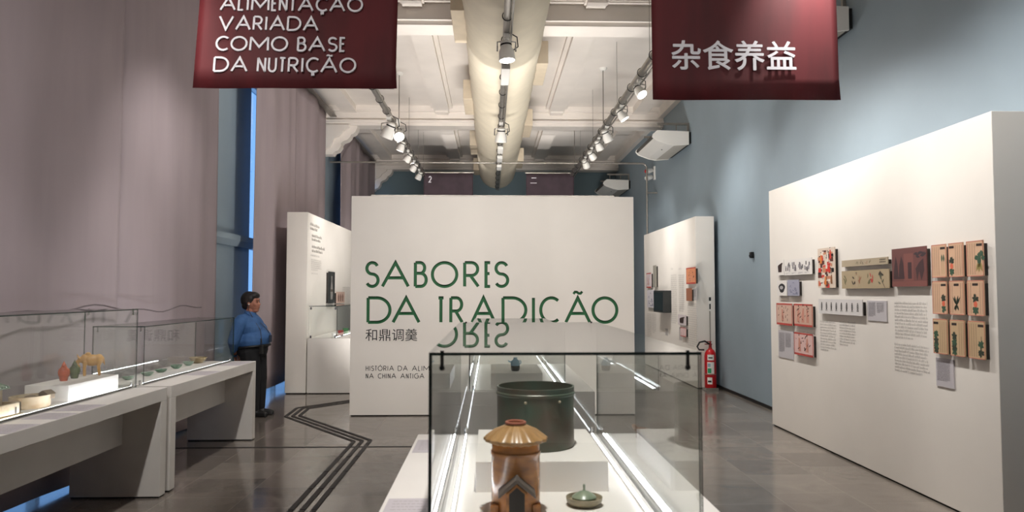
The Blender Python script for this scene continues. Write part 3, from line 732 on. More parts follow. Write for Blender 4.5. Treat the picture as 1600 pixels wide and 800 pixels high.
# ------------------------------------------------------------------ lighting tracks and spot lamps
def track(label, x, z, r, hang, discs):
    t = thing('lighting_track', label, 'lighting track', (x, 9, z))
    MB().cyl((x, -3, z), (x, 21, z), r, 16).build('pipe', STEEL, t, smooth=True)
    MB().cyl((x + r + .012, -3, z - r), (x + r + .012, 21, z - r), .013, 8).build('conduit', STEEL, t, smooth=True)
    for y in hang: MB().cyl((x, y, z), (x, y, ZC - .02), .004, 6).build('wire', STEEL, t)
    for y in discs:
        MB().cyl((x, y, z), (x, y, ZC - .03), .009, 8).build('hanger_rod', STEEL, t, smooth=True)
        MB().lathe([(.0001, -.05), (.05, -.05), (.075, -.01), (.075, 0), (.0001, 0)], 24, (x, y, ZC)).build('ceiling_rose', PLASTW, t, smooth=True)
    for y in [1 + .75 * i for i in range(27)]:
        MB().tube([(x + (r + .012) * math.cos(a), y, z + (r + .012) * math.sin(a)) for a in [i * math.pi / 8 for i in range(16)]], .006, 6, closed=True).build('clamp', BLACK, t)
    return t
TRK = {'l': (-1.72, 4.6), 'r': (2.05, 4.6), 'c': (.17, 4.52)}
track('left steel lighting track with spot lamps', -1.72, 4.6, .05, (9, 15.6, 17.6, 19), (13.9,))
track('right steel lighting track with spot lamps', 2.05, 4.6, .05, (9.5, 12.0, 14.9, 17.0), (13.5, 18.2))
tc_ = track('middle steel lighting track beneath the air duct', .17, 4.52, .04, (), ())
for y in (9.3, 14.6, 15.6, 16.7): MB().box(.13, .24, y, y + .75 if y < 10 else y + .5, 4.42, 4.48).build('driver_box', PLASTW, tc_, bevel=.006)
def make_lamp():
    t = thing('spot_lamp', 'x', 'spot lamp')
    MB().box(-.025, .025, -.04, .04, -.03, .06).tube([(0, 0, -.02), (0, 0, -.06)], .012, 8).build('clamp', PLASTW, t, world=False)
    MB().tube([(-.085, 0, -.15), (-.085, 0, -.065), (0, 0, -.05), (.085, 0, -.065), (.085, 0, -.15)], .008, 8).build('yoke', CHROME, t, world=False)
    MB().tube([(.03, .02, .03), (.1, .05, 0), (.11, .08, -.08), (.05, .06, -.13)], .006, 6).build('cord', BLACK, t, smooth=True, world=False)
    h = MB().lathe([(.0001, .1), (.035, .1), (.05, .085), (.052, .03), (.07, .0), (.078, -.09), (.07, -.09), (.06, -.01), (.0001, .0)], 28)
    h.lathe([(.0535, .05), (.0535, .065)], 24, mi=1)
    ho = h.build('housing', [PLASTW, BLACK], t, smooth=True, world=False); ho.location = (0, 0, -.15)
    le = MB().lathe([(.0001, -.04), (.064, -.04), (.066, -.05), (.0001, -.052)], 24).build('lens', LENS, ho, world=False)
    return t
LG = 'spot lamps on the lighting tracks'
proto = make_lamp(); used = [0]
def lamp(trk, y, target, label, power=1.0, size=1.0, cone=70, blend=.6, off=0.0, light=True):
    x, z = TRK[trk]
    o = proto if not used[0] else dup(proto, None)
    used[0] += 1
    o.location = (x + off, y, z - .05); o.scale = (size,) * 3
    o['label'] = label; o['group'] = LG
    d = Vector(target) - Vector((x + off, y, z - .28))
    q = d.to_track_quat('-Z', 'Y')
    for ch in o.children:
        if ch.name.startswith('housing'): ch.rotation_mode = 'QUATERNION'; ch.rotation_quaternion = q
    if light:
        ld = bpy.data.lights.new('spot_light', 'SPOT'); ld.energy = LAMP_W * power; ld.color = LAMP_COL
        ld.spot_size = math.radians(cone); ld.spot_blend = 1.0; ld.shadow_soft_size = .06
        lo = bpy.data.objects.new('spot_light', ld); COL.objects.link(lo)
        lo.rotation_mode = 'QUATERNION'; lo.rotation_quaternion = q
        p = Vector((x + off, y, z - .05 - .15 * size)) + d.normalized() * .12 * size
        lo.location = p
    return o
NOPIC = 'unseen spot lamp added above the camera side of the room'
L_ = lambda s: s
# in the picture
lamp('l', 12.55, (-2.95, 13.2, 1.5), 'largest lit spot lamp in front on the left track', 1.0, 1.45)
lamp('l', 13.0, (-.6, 9.9, 1.6), 'lit spot lamp pressed behind the largest one on the left track', .1, 1.2, off=.1)
lamp('l', 14.3, (-2.9, 14.6, 1.4), 'left track spot lamp, first after the paired large lamps', .8)
lamp('l', 15.5, (-3.4, 16, 2.0), 'left track spot lamp, second after the paired large lamps', .3)
lamp('l', 16.7, (-3.4, 17.5, 2.2), 'left track spot lamp, third after the paired large lamps', .25)
lamp('l', 17.9, (-3.2, 19, 1.5), 'left track spot lamp beside the numeral two banner', .25)
lamp('r', 10.2, (3.43, 8.2, 1.4), 'spot lamp with a long black cord beside the red banner', .9, cone=110)
lamp('r', 11.6, (3.84, 11.2, 1.6), 'right track spot lamp, second behind the red banner', .8, cone=110)
lamp('r', 13.1, (3.46, 14.0, 1.6), 'right track spot lamp hanging under the ceiling rose rod', 1.2, 1.15)
lamp('r', 14.1, (3.46, 15.2, 1.6), 'right track spot lamp, just beyond the hanger rod lamp', 1.0)
lamp('r', 15.1, (3.8, 16.8, 2.2), 'right track spot lamp, second beyond the hanger rod lamp', .5)
lamp('r', 16.1, (3.5, 18.5, 2.0), 'farthest spot lamp on the right track', .4)
lamp('c', 8.2, (.5, 8.0, 0), 'large white spot lamp with a black cord under the duct', .6, 1.2, cone=60)
lamp('c', 12.6, (0, 14, 0), 'white floodlight on the far half of the middle track', .6, 1.3)
# unseen lamps added above the picture's top edge, lighting what it shows
for trk, y, tg, pw_, cn in (('l', 5.6, (-.9, 9.9, 1.6), 1.35, 65), ('r', 5.6, (1.0, 9.9, 1.6), 1.35, 65), ('c', 5.2, (0, 9.9, 1.5), 1.0, 65),
                            ('l', 4.2, (-3.0, 4.9, .9), .8, 60), ('l', 6.6, (-3.0, 7.2, .9), .7, 60), ('l', 2.6, (-3.4, 5.0, 1.8), 1.0, 100), ('l', 7.6, (-3.4, 8.2, 1.8), .7, 100),
                            ('r', 4.6, (3.43, 5.6, 1.2), 1.5, 110), ('r', 6.9, (3.43, 7.0, 1.2), 1.2, 110), ('c', 2.4, (.25, 3.0, .9), 2.6, 60), ('r', 8.2, (3.43, 7.6, 1.6), .7, 110),
                            ('c', 1.0, (0, -2, 0), 1.0, 90), ('l', 0.5, (-1.2, 4.7, 3.3), .95, 75), ('r', .5, (1.75, 4.8, 3.3), .95, 75)):
    lamp(trk, y, tg, NOPIC, pw_, cone=cn)
for o in list(bpy.data.objects):
    if o.get('label') == NOPIC: pass

# ------------------------------------------------------------------ air conditioners on the right wall
def make_ac():
    t = thing('air_conditioner', 'x', 'air conditioner', (0, 0, 0))
    pr = [(-.06, .01), (-.06, .25), (-.66, .27), (-.74, .2), (-.75, .15), (-.7, .1), (-.5, .02), (-.34, -.01)]
    MB().prism(pr, 'y', 0, 1.65).build('body', PLASTW, t, bevel=.012, world=False)
    pr2 = [(-.05, 0), (-.05, .26), (-.66, .28), (-.75, .205), (-.765, .15), (-.71, .09), (-.5, .01), (-.34, -.02)]
    for y in (-.012, 1.63): MB().prism(pr2, 'y', y, y + .03).build('end_cap', PLASTW, t, bevel=.006, world=False)
    MB().prism([(-.752, .19), (-.758, .15), (-.73, .128), (-.72, .185)], 'y', .06, 1.58).build('outlet_slot', mat('slot_dark', '55534f', .6), t, world=False)
    g = MB()
    for k in range(14): g.box(-.33 + k * .019, -.318 + k * .019, .05, 1.6, -.013 + k * .0012, -.003 + k * .0012)
    g.build('intake_grille', mat('grille_grey', 'b9b5ad', .5), t, world=False)
    MB().lathe([(.0001, -.01), (.014, -.01), (.014, 0), (.0001, 0)], 12, (-.45, .55, .01)).build('sensor_dot', BLACK, t, world=False)
    b = MB()
    for y in (.15, 1.4):
        b.box(-.62, 0, y, y + .04, .42, .46); b.box(-.04, 0, y, y + .04, .05, .46)
        for x in (-.55, -.25): b.cyl((x, y + .02, .25), (x, y + .02, .43), .008, 8)
    b.build('bracket', STEEL, t, world=False)
    MB().box(-.03, 0, 0.02, 1.62, 0.03, .25).build('mounting_plate', BLACK, t, world=False)
    return t
ac = make_ac(); ac.location = (XR, 14.2, 4.45); ac['label'] = 'white air conditioner with outlet slot, lower of the two seen whole on the right wall'
ac['label'] = 'larger white air conditioner on the right wall, between banner and far unit'
dup(ac, (XR, 20.5, 4.45), label='far white air conditioner on the right wall by the far wall')
a3 = dup(ac, (XR, 7.75, 4.4), label='white air conditioner mostly hidden by the right red banner')
# fire pipe
t = thing('sprinkler_pipe', 'thin grey pipe crossing under the duct and turning down the right wall', 'pipe', (0, 17.2, 4.62))
pp = [(XL + .05, 17.2, 4.6), (3.5, 17.2, 4.6)] + [(3.5 + .12 * math.sin(a), 17.2, 4.48 + .12 * math.cos(a)) for a in (.3, .6, .9, 1.2, 1.57)] + [(3.62, 17.2, 0.0)]
MB().tube(pp, .022, 10).build('pipe', STEEL, t, smooth=True)
for z in (1.2, 2.6, 3.9): MB().box(3.62, XR, 17.18, 17.22, z, z + .03).build('bracket', STEEL, t)
t = thing('emergency_light', 'small white twin-head emergency lamp with a red lens on the right wall', 'emergency light', (XR, 17.4, 4.45))
MB().box(-.04, 0, -.05, .05, -.2, .12).box(-.13, -.03, -.02, .02, .0, .03).build('wall_plate', PLASTW, t, bevel=.006, world=False)
for z, m_ in ((.0, RED), (-.16, PLASTW)):
    h = MB().cap((-.1, -.02, z + .02), .05, (-.2, -.1, z - .01), .065).build('lamp_head', PLASTW, t, smooth=True, world=False)
    MB().ell((-.235, -.13, z - .02), (.045, .05, .05), 14).build('lens', m_, h, smooth=True, world=False)
t = thing('wall_sensor', 'small black sensor box alone on the blue grey wall', 'sensor', (XR, 10.9, 2.16))
MB().box(-.05, 0, -.035, .035, -.045, .045).build('housing', BLACK, t, bevel=.008, world=False)
MB().ell((-.05, -.01, -.01), (.02, .025, .025), 12).build('lens', mat('lens_dark', '30343a', .1), t, smooth=True, world=False)

# ------------------------------------------------------------------ fire extinguisher and its stand
EX, EY = 3.62, 12.32
t = thing('fire_extinguisher', 'red fire extinguisher with white and green labels before the far right panel', 'fire extinguisher', (EX, EY, .04))
MB().lathe([(.0001, 0), (.085, 0), (.095, .012), (.095, .52), (.088, .57), (.06, .62), (.032, .64), (.03, .66), (.0001, .66)], 32).build('body', RED, t, smooth=True, world=False)
v_ = MB().cyl((0, 0, .65), (0, 0, .71), .024, 14).box(-.09, .03, -.012, .012, .71, .725).box(-.1, .02, -.012, .012, .75, .765).cyl((0, 0, .71), (0, 0, .76), .015, 10)
v_.build('valve', mat('valve_red', '8d1a1c', .4), t, world=False)
MB().tube([(-.02, -.02, .72), (-.1, -.04, .77), (-.19, -.05, .75), (-.23, -.05, .68), (-.2, -.06, .63), (-.12, -.08, .63)], .014, 10).build('hose', BLACK, t, smooth=True, world=False)
def wrap(z0, z1, a0, a1, r, mi, mb):
    n = 10; vs = []
    for i in range(n + 1):
        a = math.radians(a0 + (a1 - a0) * i / n); vs += [(r * math.cos(a), r * math.sin(a), z0), (r * math.cos(a), r * math.sin(a), z1)]
    mb.add(vs, [(2 * i, 2 * i + 2, 2 * i + 3, 2 * i + 1) for i in range(n)], mi)
lb = MB()
wrap(.46, .55, 225, 290, .0962, 0, lb); wrap(.24, .43, 222, 292, .0962, 0, lb); wrap(.25, .33, 226, 262, .0968, 1, lb); wrap(.35, .41, 226, 255, .0968, 3, lb); wrap(.07, .18, 222, 270, .0962, 0, lb); wrap(.1, .13, 228, 262, .0968, 2, lb); wrap(.49, .51, 235, 275, .0968, 2, lb)
lb.build('label', [PLASTW, mat('label_green', '2f9a6a', .5), INK, mat('label_blue', '8fa6b8', .5)], t, world=False)
t = thing('extinguisher_stand', 'thin grey pole with a small white sign behind the extinguisher', 'sign stand', (EX + .04, EY + .13, 0))
MB().cyl((0, 0, .02), (0, 0, 1.55), .009, 10).build('pole', STEEL, t, smooth=True, world=False)
MB().box(-.14, .06, -.22, .02, 0, .02).box(-.14, .06, -.235, -.22, 0, .05).build('base', STEEL, t, world=False)
MB().tube([(.1 * math.cos(a) - .04, .1 * math.sin(a) - .13, .27) for a in [i * math.pi / 12 for i in range(24)]], .005, 6, closed=True).build('ring', STEEL, t, world=False)
sg = MB().box(-.025, .025, -.014, -.01, 1.3, 1.55).build('sign', PLASTW, t, world=False)
MB().box(-.018, .018, -.0148, -.014, 1.47, 1.53).box(-.012, .012, -.0148, -.014, 1.33, 1.42).build('sign_print', INK, sg, world=False)

# ------------------------------------------------------------------ tactile strips on the floor
def floor_pt(u, v):
    d = ray(u, v); t_ = -CAM_H / d.z; return Vector((d.x * t_, d.y * t_, 0))
RUB = mat('tactile_rubber', '211d1d', .6)
cpath = [floor_pt(u, v) for u, v in ((430, 850), (472, 798), (566, 689), (457, 650.5), (473, 638), (548, 627))]
cpath += [cpath[-1] + (cpath[-1] - cpath[-2]).normalized() * 2.2]
g0 = None
for k in (-1, 0, 1):
    pts = []; n = len(cpath)
    for i in range(n):
        a = cpath[max(i - 1, 0)]; b = cpath[min(i + 1, n - 1)]
        d1 = (cpath[i] - a); d2 = (b - cpath[i])
        if d1.length < 1e-6: d1 = d2
        if d2.length < 1e-6: d2 = d1
        d1.normalize(); d2.normalize(); n1 = Vector((-d1.y, d1.x, 0)); mm = (n1 + Vector((-d2.y, d2.x, 0))).normalized()
        pts.append(cpath[i] + mm * (k * .085 / max(.4, mm.dot(n1))))
    mb = MB()
    for i in range(n - 1):
        a, b = pts[i], pts[i + 1]; L = (b - a).length; d = (b - a) / L; nn = Vector((-d.y, d.x, 0)) * .02; s0 = 0.0
        while s0 < L - .01:
            s1 = min(L, s0 + .6); p, q = a + d * (s0 + .008), a + d * (s1 - .008)
            mb.add([p - nn, q - nn, q + nn, p + nn] + [x + Vector((0, 0, .006)) for x in (p - nn, q - nn, q + nn, p + nn)],
                   [(0, 3, 2, 1), (4, 5, 6, 7), (0, 1, 5, 4), (1, 2, 6, 5), (2, 3, 7, 6), (3, 0, 4, 7)]); s0 = s1
    o = mb.build('tactile_strip', RUB)
    tag(o, {-1: 'dark tactile floor strip on the inner side of the bent path', 0: 'middle one of the three dark tactile floor strips', 1: 'dark tactile floor strip on the outer side of the bent path'}[k], 'floor strip', 'tactile floor strips')
struct(MB().box(-3.4, -.3, 7.93, 7.98, 0, .002).build('trim_floor_joint', RUB))

# ------------------------------------------------------------------ pictures on the panels
PAL = {}
def pal(*hs): return [mat('print_' + h, h, .6) for h in hs]
def board(name, label, X, quad, sidesgn, depth, stand, cat, group, paint, base='e6e2de', edge='2a2522'):
    # quad: left u, right u, top v and bottom v at the left edge; X the board's front plane
    u0, u1, vt, vb = quad
    p0, p1 = on_x(u0, vt, X), on_x(u1, vt, X); pb = on_x(u0, vb, X)
    y0, y1 = p0.y, p1.y; zt, zb = p0.z, pb.z
    w = abs(y1 - y0); h = zt - zb
    rz = -math.pi / 2 if sidesgn > 0 else math.pi / 2
    t = thing(name, label, cat, (X, (y0 + y1) / 2, (zt + zb) / 2), rz, group)
    d_ = .008 if stand > 0 else depth
    MB().box(-w / 2, w / 2, 0, d_, -h / 2, h / 2).build('board', [mat('print_' + base, base, .6)], t, world=False)
    if stand > 0: MB().box(-w / 2 + .004, w / 2 - .004, d_, depth + stand, -h / 2 + .004, h / 2 - .022).build('shadow_spacer', mat('print_' + edge, edge, .7), t, world=False)  # dark, inset stand-off imitates the shadow the board casts on the wall
    if paint: paint(t, w, h)
    return t
def leafshape(cx, cz, l, wd, ang, n=6):
    a = math.radians(ang); c, s = math.cos(a), math.sin(a)
    pts = [(0, 0)] + [(l * i / n, wd * math.sin(math.pi * i / n)) for i in range(1, n)] + [(l, 0)] + [(l * i / n, -wd * math.sin(math.pi * i / n)) for i in range(n - 1, 0, -1)]
    return [(cx + x * c - z * s, cz + x * s + z * c) for x, z in pts]
def strokeline(mb, pts, w, d, mi): # painted line
    P = [Vector(p) for p in pts]
    for a, b in zip(P, P[1:]):
        e = (b - a); 
        if e.length < 1e-6: continue
        n_ = Vector((-e.y, e.x)).normalized() * w / 2
        mb.flat([a - n_, b - n_, b + n_, a + n_], d, mi)
def figure(mb, cx, z0, h, d, robe, skin, hair, lean=0):
    mb.flat([(cx - .16 * h, z0), (cx + .18 * h, z0), (cx + .15 * h, z0 + .35 * h), (cx + .1 * h + lean, z0 + .72 * h), (cx - .07 * h + lean, z0 + .74 * h), (cx - .15 * h, z0 + .4 * h)], d, robe)
    mb.flat([(cx + lean + .055 * h * math.cos(t), z0 + .82 * h + .075 * h * math.sin(t)) for t in [i * .628 for i in range(10)]], d + .0002, skin)
    mb.flat([(cx + lean - .01 * h + .06 * h * math.cos(t), z0 + .9 * h + .06 * h * math.sin(t)) for t in [i * .628 for i in range(10)]], d + .0004, hair)
def herb(i):
    r, c = divmod(i, 3); rng = random.Random(50 + i)
    right = [1, 0, 1, 1, .5, .5, 0, .15, 1][i]
    def f(t, w, h):
        m = MB(); b = .035 * w
        for x0, x1, z0, z1 in ((-w / 2, w / 2, h / 2 - b, h / 2), (-w / 2, w / 2, -h / 2, -h / 2 + b), (-w / 2, -w / 2 + b, -h / 2, h / 2), (w / 2 - b, w / 2, -h / 2, h / 2)): m.rect(x0, x1, z0, z1, .0006, 0)
        cx = (-.28 + .56 * right) * w
        m.rect(cx - .17 * w, cx + .17 * w, h * .345, h * .415, .0006, 1)
        ncol = 7
        for k in range(ncol):
            x = -w * .42 + w * .84 * k / (ncol - 1)
            m.rect(x + w * .055, x + w * .06, -h * .45, h * .45, .0004, 0)
            low = -h * .44
            if abs(x - cx) < w * .24: continue
            z = h * .42
            while z > low:
                m.rect(x - w * .018, x + w * .018, z - h * .02, z, .0006, 6); 
                z -= h * .038
        k0 = i
        if k0 in (0,):
            for x in (-.06, .07): strokeline(m, [(cx + x * w, -h * .4), (cx + x * w, h * .12)], w * .02, .0008, 2); m.flat(leafshape(cx + x * w, h * -.04, h * .24, w * .05, 90), .001, 3)
        elif k0 in (4,):
            for a in (55, 75, 110, 125): m.flat(leafshape(cx, -h * .22, h * .3, w * .05, a), .001, 4)
            for a in (-60, -110, -130): m.flat(leafshape(cx, -h * .2, h * .2, w * .05, a), .001, 4)
        elif k0 == 2:
            for a in range(0, 360, 40): m.flat(leafshape(cx + rng.uniform(-.1, .1) * w, h * .05 + rng.uniform(-.05, .1) * h, h * .17, w * .1, a), .001 + a * 1e-6, 3)
            for a in (-70, -95, -115): m.flat(leafshape(cx, -h * .05, h * .35, w * .07, a), .0009, 2)
        else:
            zz = [h * .05, -h * .12, -h * .26, -h * .38] if k0 in (6, 7) else [-h * .02, -h * .34] if k0 != 8 else [-h * .12, -h * .34]
            strokeline(m, [(cx, -h * .44), (cx + .02 * w, h * .1)], w * .025, .0008, 4)
            for q, z in enumerate(zz):
                for a in (30, 80, 130, 160, 210, 330, 270): m.flat(leafshape(cx, z, h * (.13 if k0 != 5 else .15), w * .055, a + rng.uniform(-20, 20)), .001 + a * 1e-6, 4 if (q + k0) % 2 else 3)
            if k0 in (1, 3, 5):
                m.flat([(cx + w * .11 * math.cos(t_), -h * .18 + h * .085 * math.sin(t_)) for t_ in [j * .52 for j in range(12)]], .0016, 5)
        m.build('illustration', pal('c9806c', '2a1d18', '9a8a52', '34523c', '2c3426', 'd9684c', '7a5648'), t, world=False)
    return f
ROW = {0: 'top', 1: 'middle', 2: 'bottom'}
what = ['two thin stems', 'a pink fruit branch', 'a leafy root', 'an orange fruit branch', 'crossed dark leaves', 'a pink peach between leaves', 'bushy dark foliage, bottom row at the left', 'a tall dark twig, bottom row', 'two small dark sprigs']
rowv = [(383.4, 434), (439.5, 490), (497.5, 551)]
colu = [(1455, 1477.5), (1481.3, 1504.3), (1509.3, 1535.5)]
pA = on_x(1455, 383.4, 3.395)
hz = [(on_x(1455, a, 3.395).z, on_x(1455, b, 3.395).z) for a, b in rowv]
for r in range(3):
    for c in range(3):
        du = r * 1.2
        u0, u1 = colu[c][0] + du, colu[c][1] + du
        y0 = on_x(u0, 456, 3.395).y
        f_ = lambda z, y: None
        # image row of the wanted height at this column
        def v_of(u, z):
            lo, hi = 0.0, 800.0
            for _ in range(40):
                mid = (lo + hi) / 2
                if on_x(u, mid, 3.395).z > z: lo = mid
                else: hi = mid
            return lo
        board('plant_page', 'herbal page with %s, %s row of the nine' % (what[r * 3 + c].split(',')[0], ROW[r]), 3.395, (u0, u1, v_of(u0, hz[r][0]), v_of(u0, hz[r][1])), 1, .02, .015, 'picture', 'nine herbal pages on the right panel', herb(r * 3 + c), 'd8b393' if r < 2 else 'c9ae88')
def p_pot(t, w, h):
    m = MB(); m.flat([(-w * .25, -h * .3), (w * .2, -h * .3), (w * .25, h * .15), (w * .36, h * .3), (w * .2, h * .3), (-w * .2, h * .18), (-w * .3, h * .1)], .0006, 0); m.build('illustration', pal('3a2a28'), t, world=False)
def p_four(t, w, h):
    m = MB(); rng = random.Random(5)
    for k in range(4):
        x = -w * .36 + k * w * .235
        for j in range(9):
            a, b = rng.uniform(-.08, .08) * w, rng.uniform(-.22, .22) * h
            m.rect(x + a - .02 * w, x + a + .02 * w, b - .1 * h, b + .12 * h, .0006 + j * 1e-5, j % 2)
        fine_text(m, x - .09 * w, x + .08 * w, -h * .34, -h * .44, 2, .0006, rng, 1)
    m.build('illustration', pal('6c686a', '98949a'), t, world=False)
def p_fish(t, w, h):
    m = MB(); m.flat([(w * .32 * math.cos(a) * (1 + .15 * math.sin(3 * a)), h * .3 * math.sin(a)) for a in [i * .35 for i in range(18)]], .0006, 0)
    m.flat([(w * .18 * math.cos(a) - .03 * w, h * .12 * math.sin(a) + h * .03) for a in [i * .5 for i in range(12)]], .0008, 1); m.build('illustration', pal('2b2a2c', 'b5b2b4'), t, world=False)
def p_lines(t, w, h):
    m = MB(); rng = random.Random(9)
    for k in range(16):
        x, z = rng.uniform(-.4, .3) * w, rng.uniform(-.4, .35) * h
        strokeline(m, [(x, z), (x + .1 * w, z + rng.uniform(-.1, .15) * h), (x + .16 * w, z - .04 * h)], .02 * w, .0006 + k * 1e-5, 0)
    m.build('illustration', pal('6f7088'), t, world=False)
def p_red(seed, base_figs):
    def f(t, w, h):
        m = MB(); rng = random.Random(seed); b = .07 * h
        for x0, x1, z0, z1 in ((-w / 2, w / 2, h / 2 - b, h / 2), (-w / 2, w / 2, -h / 2, -h / 2 + b * 1.3), (-w / 2, -w / 2 + b * .7, -h / 2, h / 2), (w / 2 - b * .7, w / 2, -h / 2, h / 2)): m.rect(x0, x1, z0, z1, .0006, 0)
        for x, s in base_figs: figure(m, x * w, -h * .32, h * s, .0008, 1, 2, 3, rng.uniform(-.03, .03) * w)
        for k in range(14):
            x, z = rng.uniform(-.38, .3) * w, rng.uniform(-.38, .3) * h
            strokeline(m, [(x, z), (x + rng.uniform(-.05, .1) * w, z + rng.uniform(.02, .14) * h)], .018 * w, .0014 + k * 1e-5, 3)
        m.build('illustration', pal('b8473f', 'c98d7c', 'd9b8a6', '4d2c26'), t, world=False)
    return f
def p_crowd(t, w, h):
    m = MB(); rng = random.Random(21)
    for k in range(70):
        x, z = rng.uniform(-.46, .42) * w, rng.uniform(-.47, .4) * h; a, b = rng.uniform(.04, .12) * w, rng.uniform(.02, .07) * h
        m.rect(max(-w / 2, x - a), min(w / 2, x + a), max(-h / 2, z - b), min(h / 2, z + b), .0006 + k * 1e-5, k % 5)
    for x, z, c in ((-.3, .12, 5), (.1, .15, 4), (.18, -.12, 1), (-.05, -.42, 5), (.02, -.02, 4), (.3, -.4, 6), (.25, .22, 1)): figure(m, x * w, z * h, h * .3, .0016, c, 4, 3)
    m.build('illustration', pal('c98a6a', 'd0372c', '5a2e26', '1f1718', 'e6d9cc', 'e0863c', '8a5a36'), t, world=False)
def p_scroll(full):
    def f(t, w, h):
        m = MB(); rng = random.Random(31 + full)
        for k in range(5): x = -w * .4 + k * w * .18; m.rect(x, x + .003, -h / 2, h / 2, .0005, 5)
        xs = (-.4, -.22, -.1, .08, .17, .36) if full else (-.14, -.04, .06, .14)
        for q, x in enumerate(xs):
            for k in range(5): m.flat(leafshape(x * w + rng.uniform(-.02, .02) * w, rng.uniform(-.3, .1) * h, h * .3, h * .05, rng.uniform(20, 160)), .0007 + k * 1e-5, (0, 1, 2, 0, 3, 4)[q % 6])
        if full:
            strokeline(m, [(.42 * w, -.48 * h), (.36 * w, -.1 * h), (.34 * w, .2 * h)], .006, .0008, 1)
            for k in range(5): m.flat(leafshape(.3 * w + k * .025 * w, .18 * h, h * .25, h * .06, 50 + 30 * k), .001 + k * 1e-5, 1)
            figure(m, -.16 * w, -h * .4, h * .85, .001, 5, 2, 1)
        else:
            for k in range(7):
                for z in (.12, -.22): m.rect(w * .34 + k * w * .018, w * .352 + k * w * .018, z * h, z * h + h * .16, .0007, 1)
        m.build('illustration', pal('6d6a4c', '3b3328', '9a6a50', 'b8453c', '5a5e4a', 'b7a58a'), t, world=False)
    return f
def p_glyphs(t, w, h):
    m = MB(); rng = random.Random(77)
    for k in range(8):
        x = -w * .42 + k * w * .118; s = h * .26
        strokeline(m, [(x - s * .3, s * .6), (x, s * 1.1), (x + s * .3, s * .6)], .008, .0006, 0)
        strokeline(m, [(x - s * .32, s * .5), (x - s * .32, -s * .4), (x + s * .32, -s * .4), (x + s * .32, s * .5), (x - s * .32, s * .5)], .007, .0007, 0)
        strokeline(m, [(x - s * .3, .05 * s), (x + s * .3, .05 * s)], .006, .0008, 0); strokeline(m, [(x, s * .5), (x, -s * .4)], .006, .0009, 0)
        if k == 7:
            for q in range(4): strokeline(m, [(x - s * .4 + q * s * .26, -s * .6), (x - s * .4 + q * s * .27, -s * .95)], .007, .001, 0)
        else:
            strokeline(m, [(x, -s * .4), (x - s * .4, -s * 1.1)], .008, .001, 0); strokeline(m, [(x, -s * .4), (x + s * .4, -s * 1.1)], .008, .0011, 0)
    m.build('illustration', pal('3a3836'), t, world=False)
def p_dark(t, w, h):
    m = MB(); rng = random.Random(12)
    for x0, x1 in ((-.45, -.3), (-.3, -.12)):
        m.flat([(x0 * w, -h * .3), (x1 * w, -h * .3), ((x1 - .03) * w, h * .1), ((x0 + x1) / 2 * w, h * .3), ((x0 + .03) * w, h * .05)], .0006, 0)
    m.rect(-.02 * w, .09 * w, -h * .3, h * .12, .0006, 0)
    m.flat([(.2 * w, -.05 * h), (.24 * w, -.35 * h), (.3 * w, -.12 * h), (.36 * w, -.35 * h), (.44 * w, -.1 * h), (.42 * w, .2 * h), (.3 * w, .1 * h)], .0006, 0)
    for k in range(9): m.flat(leafshape(.15 * w + k * .03 * w, .32 * h + rng.uniform(-.06, .06) * h, w * .12, h * .03, rng.uniform(-30, 30)), .0007 + k * 1e-5, 1)
    m.rect(-w / 2, w / 2, -h / 2, -h * .36, .0005, 2); m.rect(-.14 * w, .14 * w, -.35 * h, .35 * h, .0004, 2)
    m.build('illustration', pal('40262a', '3a2a30', '7d4a44'), t, world=False)
def p_text(lines, cols, seed):
    def f(t, w, h):
        m = MB(); rng = random.Random(seed); cw = w * .86 / cols
        for c in range(cols): fine_text(m, -w * .44 + c * cw, -w * .44 + c * cw + cw * .88, h * .42, -h * (.3 if c == 0 else .1), lines, .0006, rng)
        m.build('print', pal('6f6b70'), t, world=False)
    return f
F1 = 3.395; GRP = 'pictures on the right panel'
board('picture', 'small picture of a dark cauldron at the upper left of the right panel', F1, (1213, 1224.5, 407, 430.5), 1, .02, .015, 'picture', GRP, p_pot)
board('picture', 'pale strip with four grey vessel rubbings', F1, (1225.3, 1268, 406.6, 430.5), 1, .02, .015, 'picture', GRP, p_four)
board('picture', 'small picture of a black stone shape', F1, (1214, 1229, 438.5, 462), 1, .02, .015, 'picture', GRP, p_fish)
board('picture', 'small bluish picture with fine dark lines', F1, (1230.3, 1248, 437.5, 462), 1, .02, .015, 'picture', GRP, p_lines, 'a3a3b4')
board('picture', 'red-bordered picture of one pale figure, above the grey caption', F1, (1213, 1237.5, 473.5, 506.5), 1, .02, .015, 'picture', GRP, p_red(1, ((-.1, .75),)), 'd3b3a2')
board('picture', 'red-bordered picture of a standing group under the bluish picture', F1, (1240, 1269, 474.5, 508.5), 1, .02, .015, 'picture', GRP, p_red(2, ((-.25, .8), (0, .85), (.25, .8))), 'cda998')
board('picture', 'lowest red-bordered picture with two seated figures', F1, (1240.5, 1270, 518.5, 553), 1, .02, .015, 'picture', GRP, p_red(3, ((-.2, .8), (.2, .8))), 'dcb9b4')
board('caption_plate', 'grey caption plate under the lone pale figure picture', 3.422, (1216, 1239, 515, 557), 1, .008, 0, 'caption', GRP, p_text(22, 2, 4), 'c2bec2')
board('picture', 'tall crowded picture of red and orange robed people', F1, (1277.5, 1304, 389, 450), 1, .02, .015, 'picture', GRP, p_crowd, 'd9c8b8')
board('picture', 'narrow tan scroll strip above the wider scroll', F1, (1315, 1387, 407.5, 417.5), 1, .02, .015, 'picture', GRP, p_scroll(0), 'b3a48c')
board('picture', 'wide tan scroll painting with plants and a figure', F1, (1315, 1389, 424, 451), 1, .02, .015, 'picture', GRP, p_scroll(1), 'b09e80')
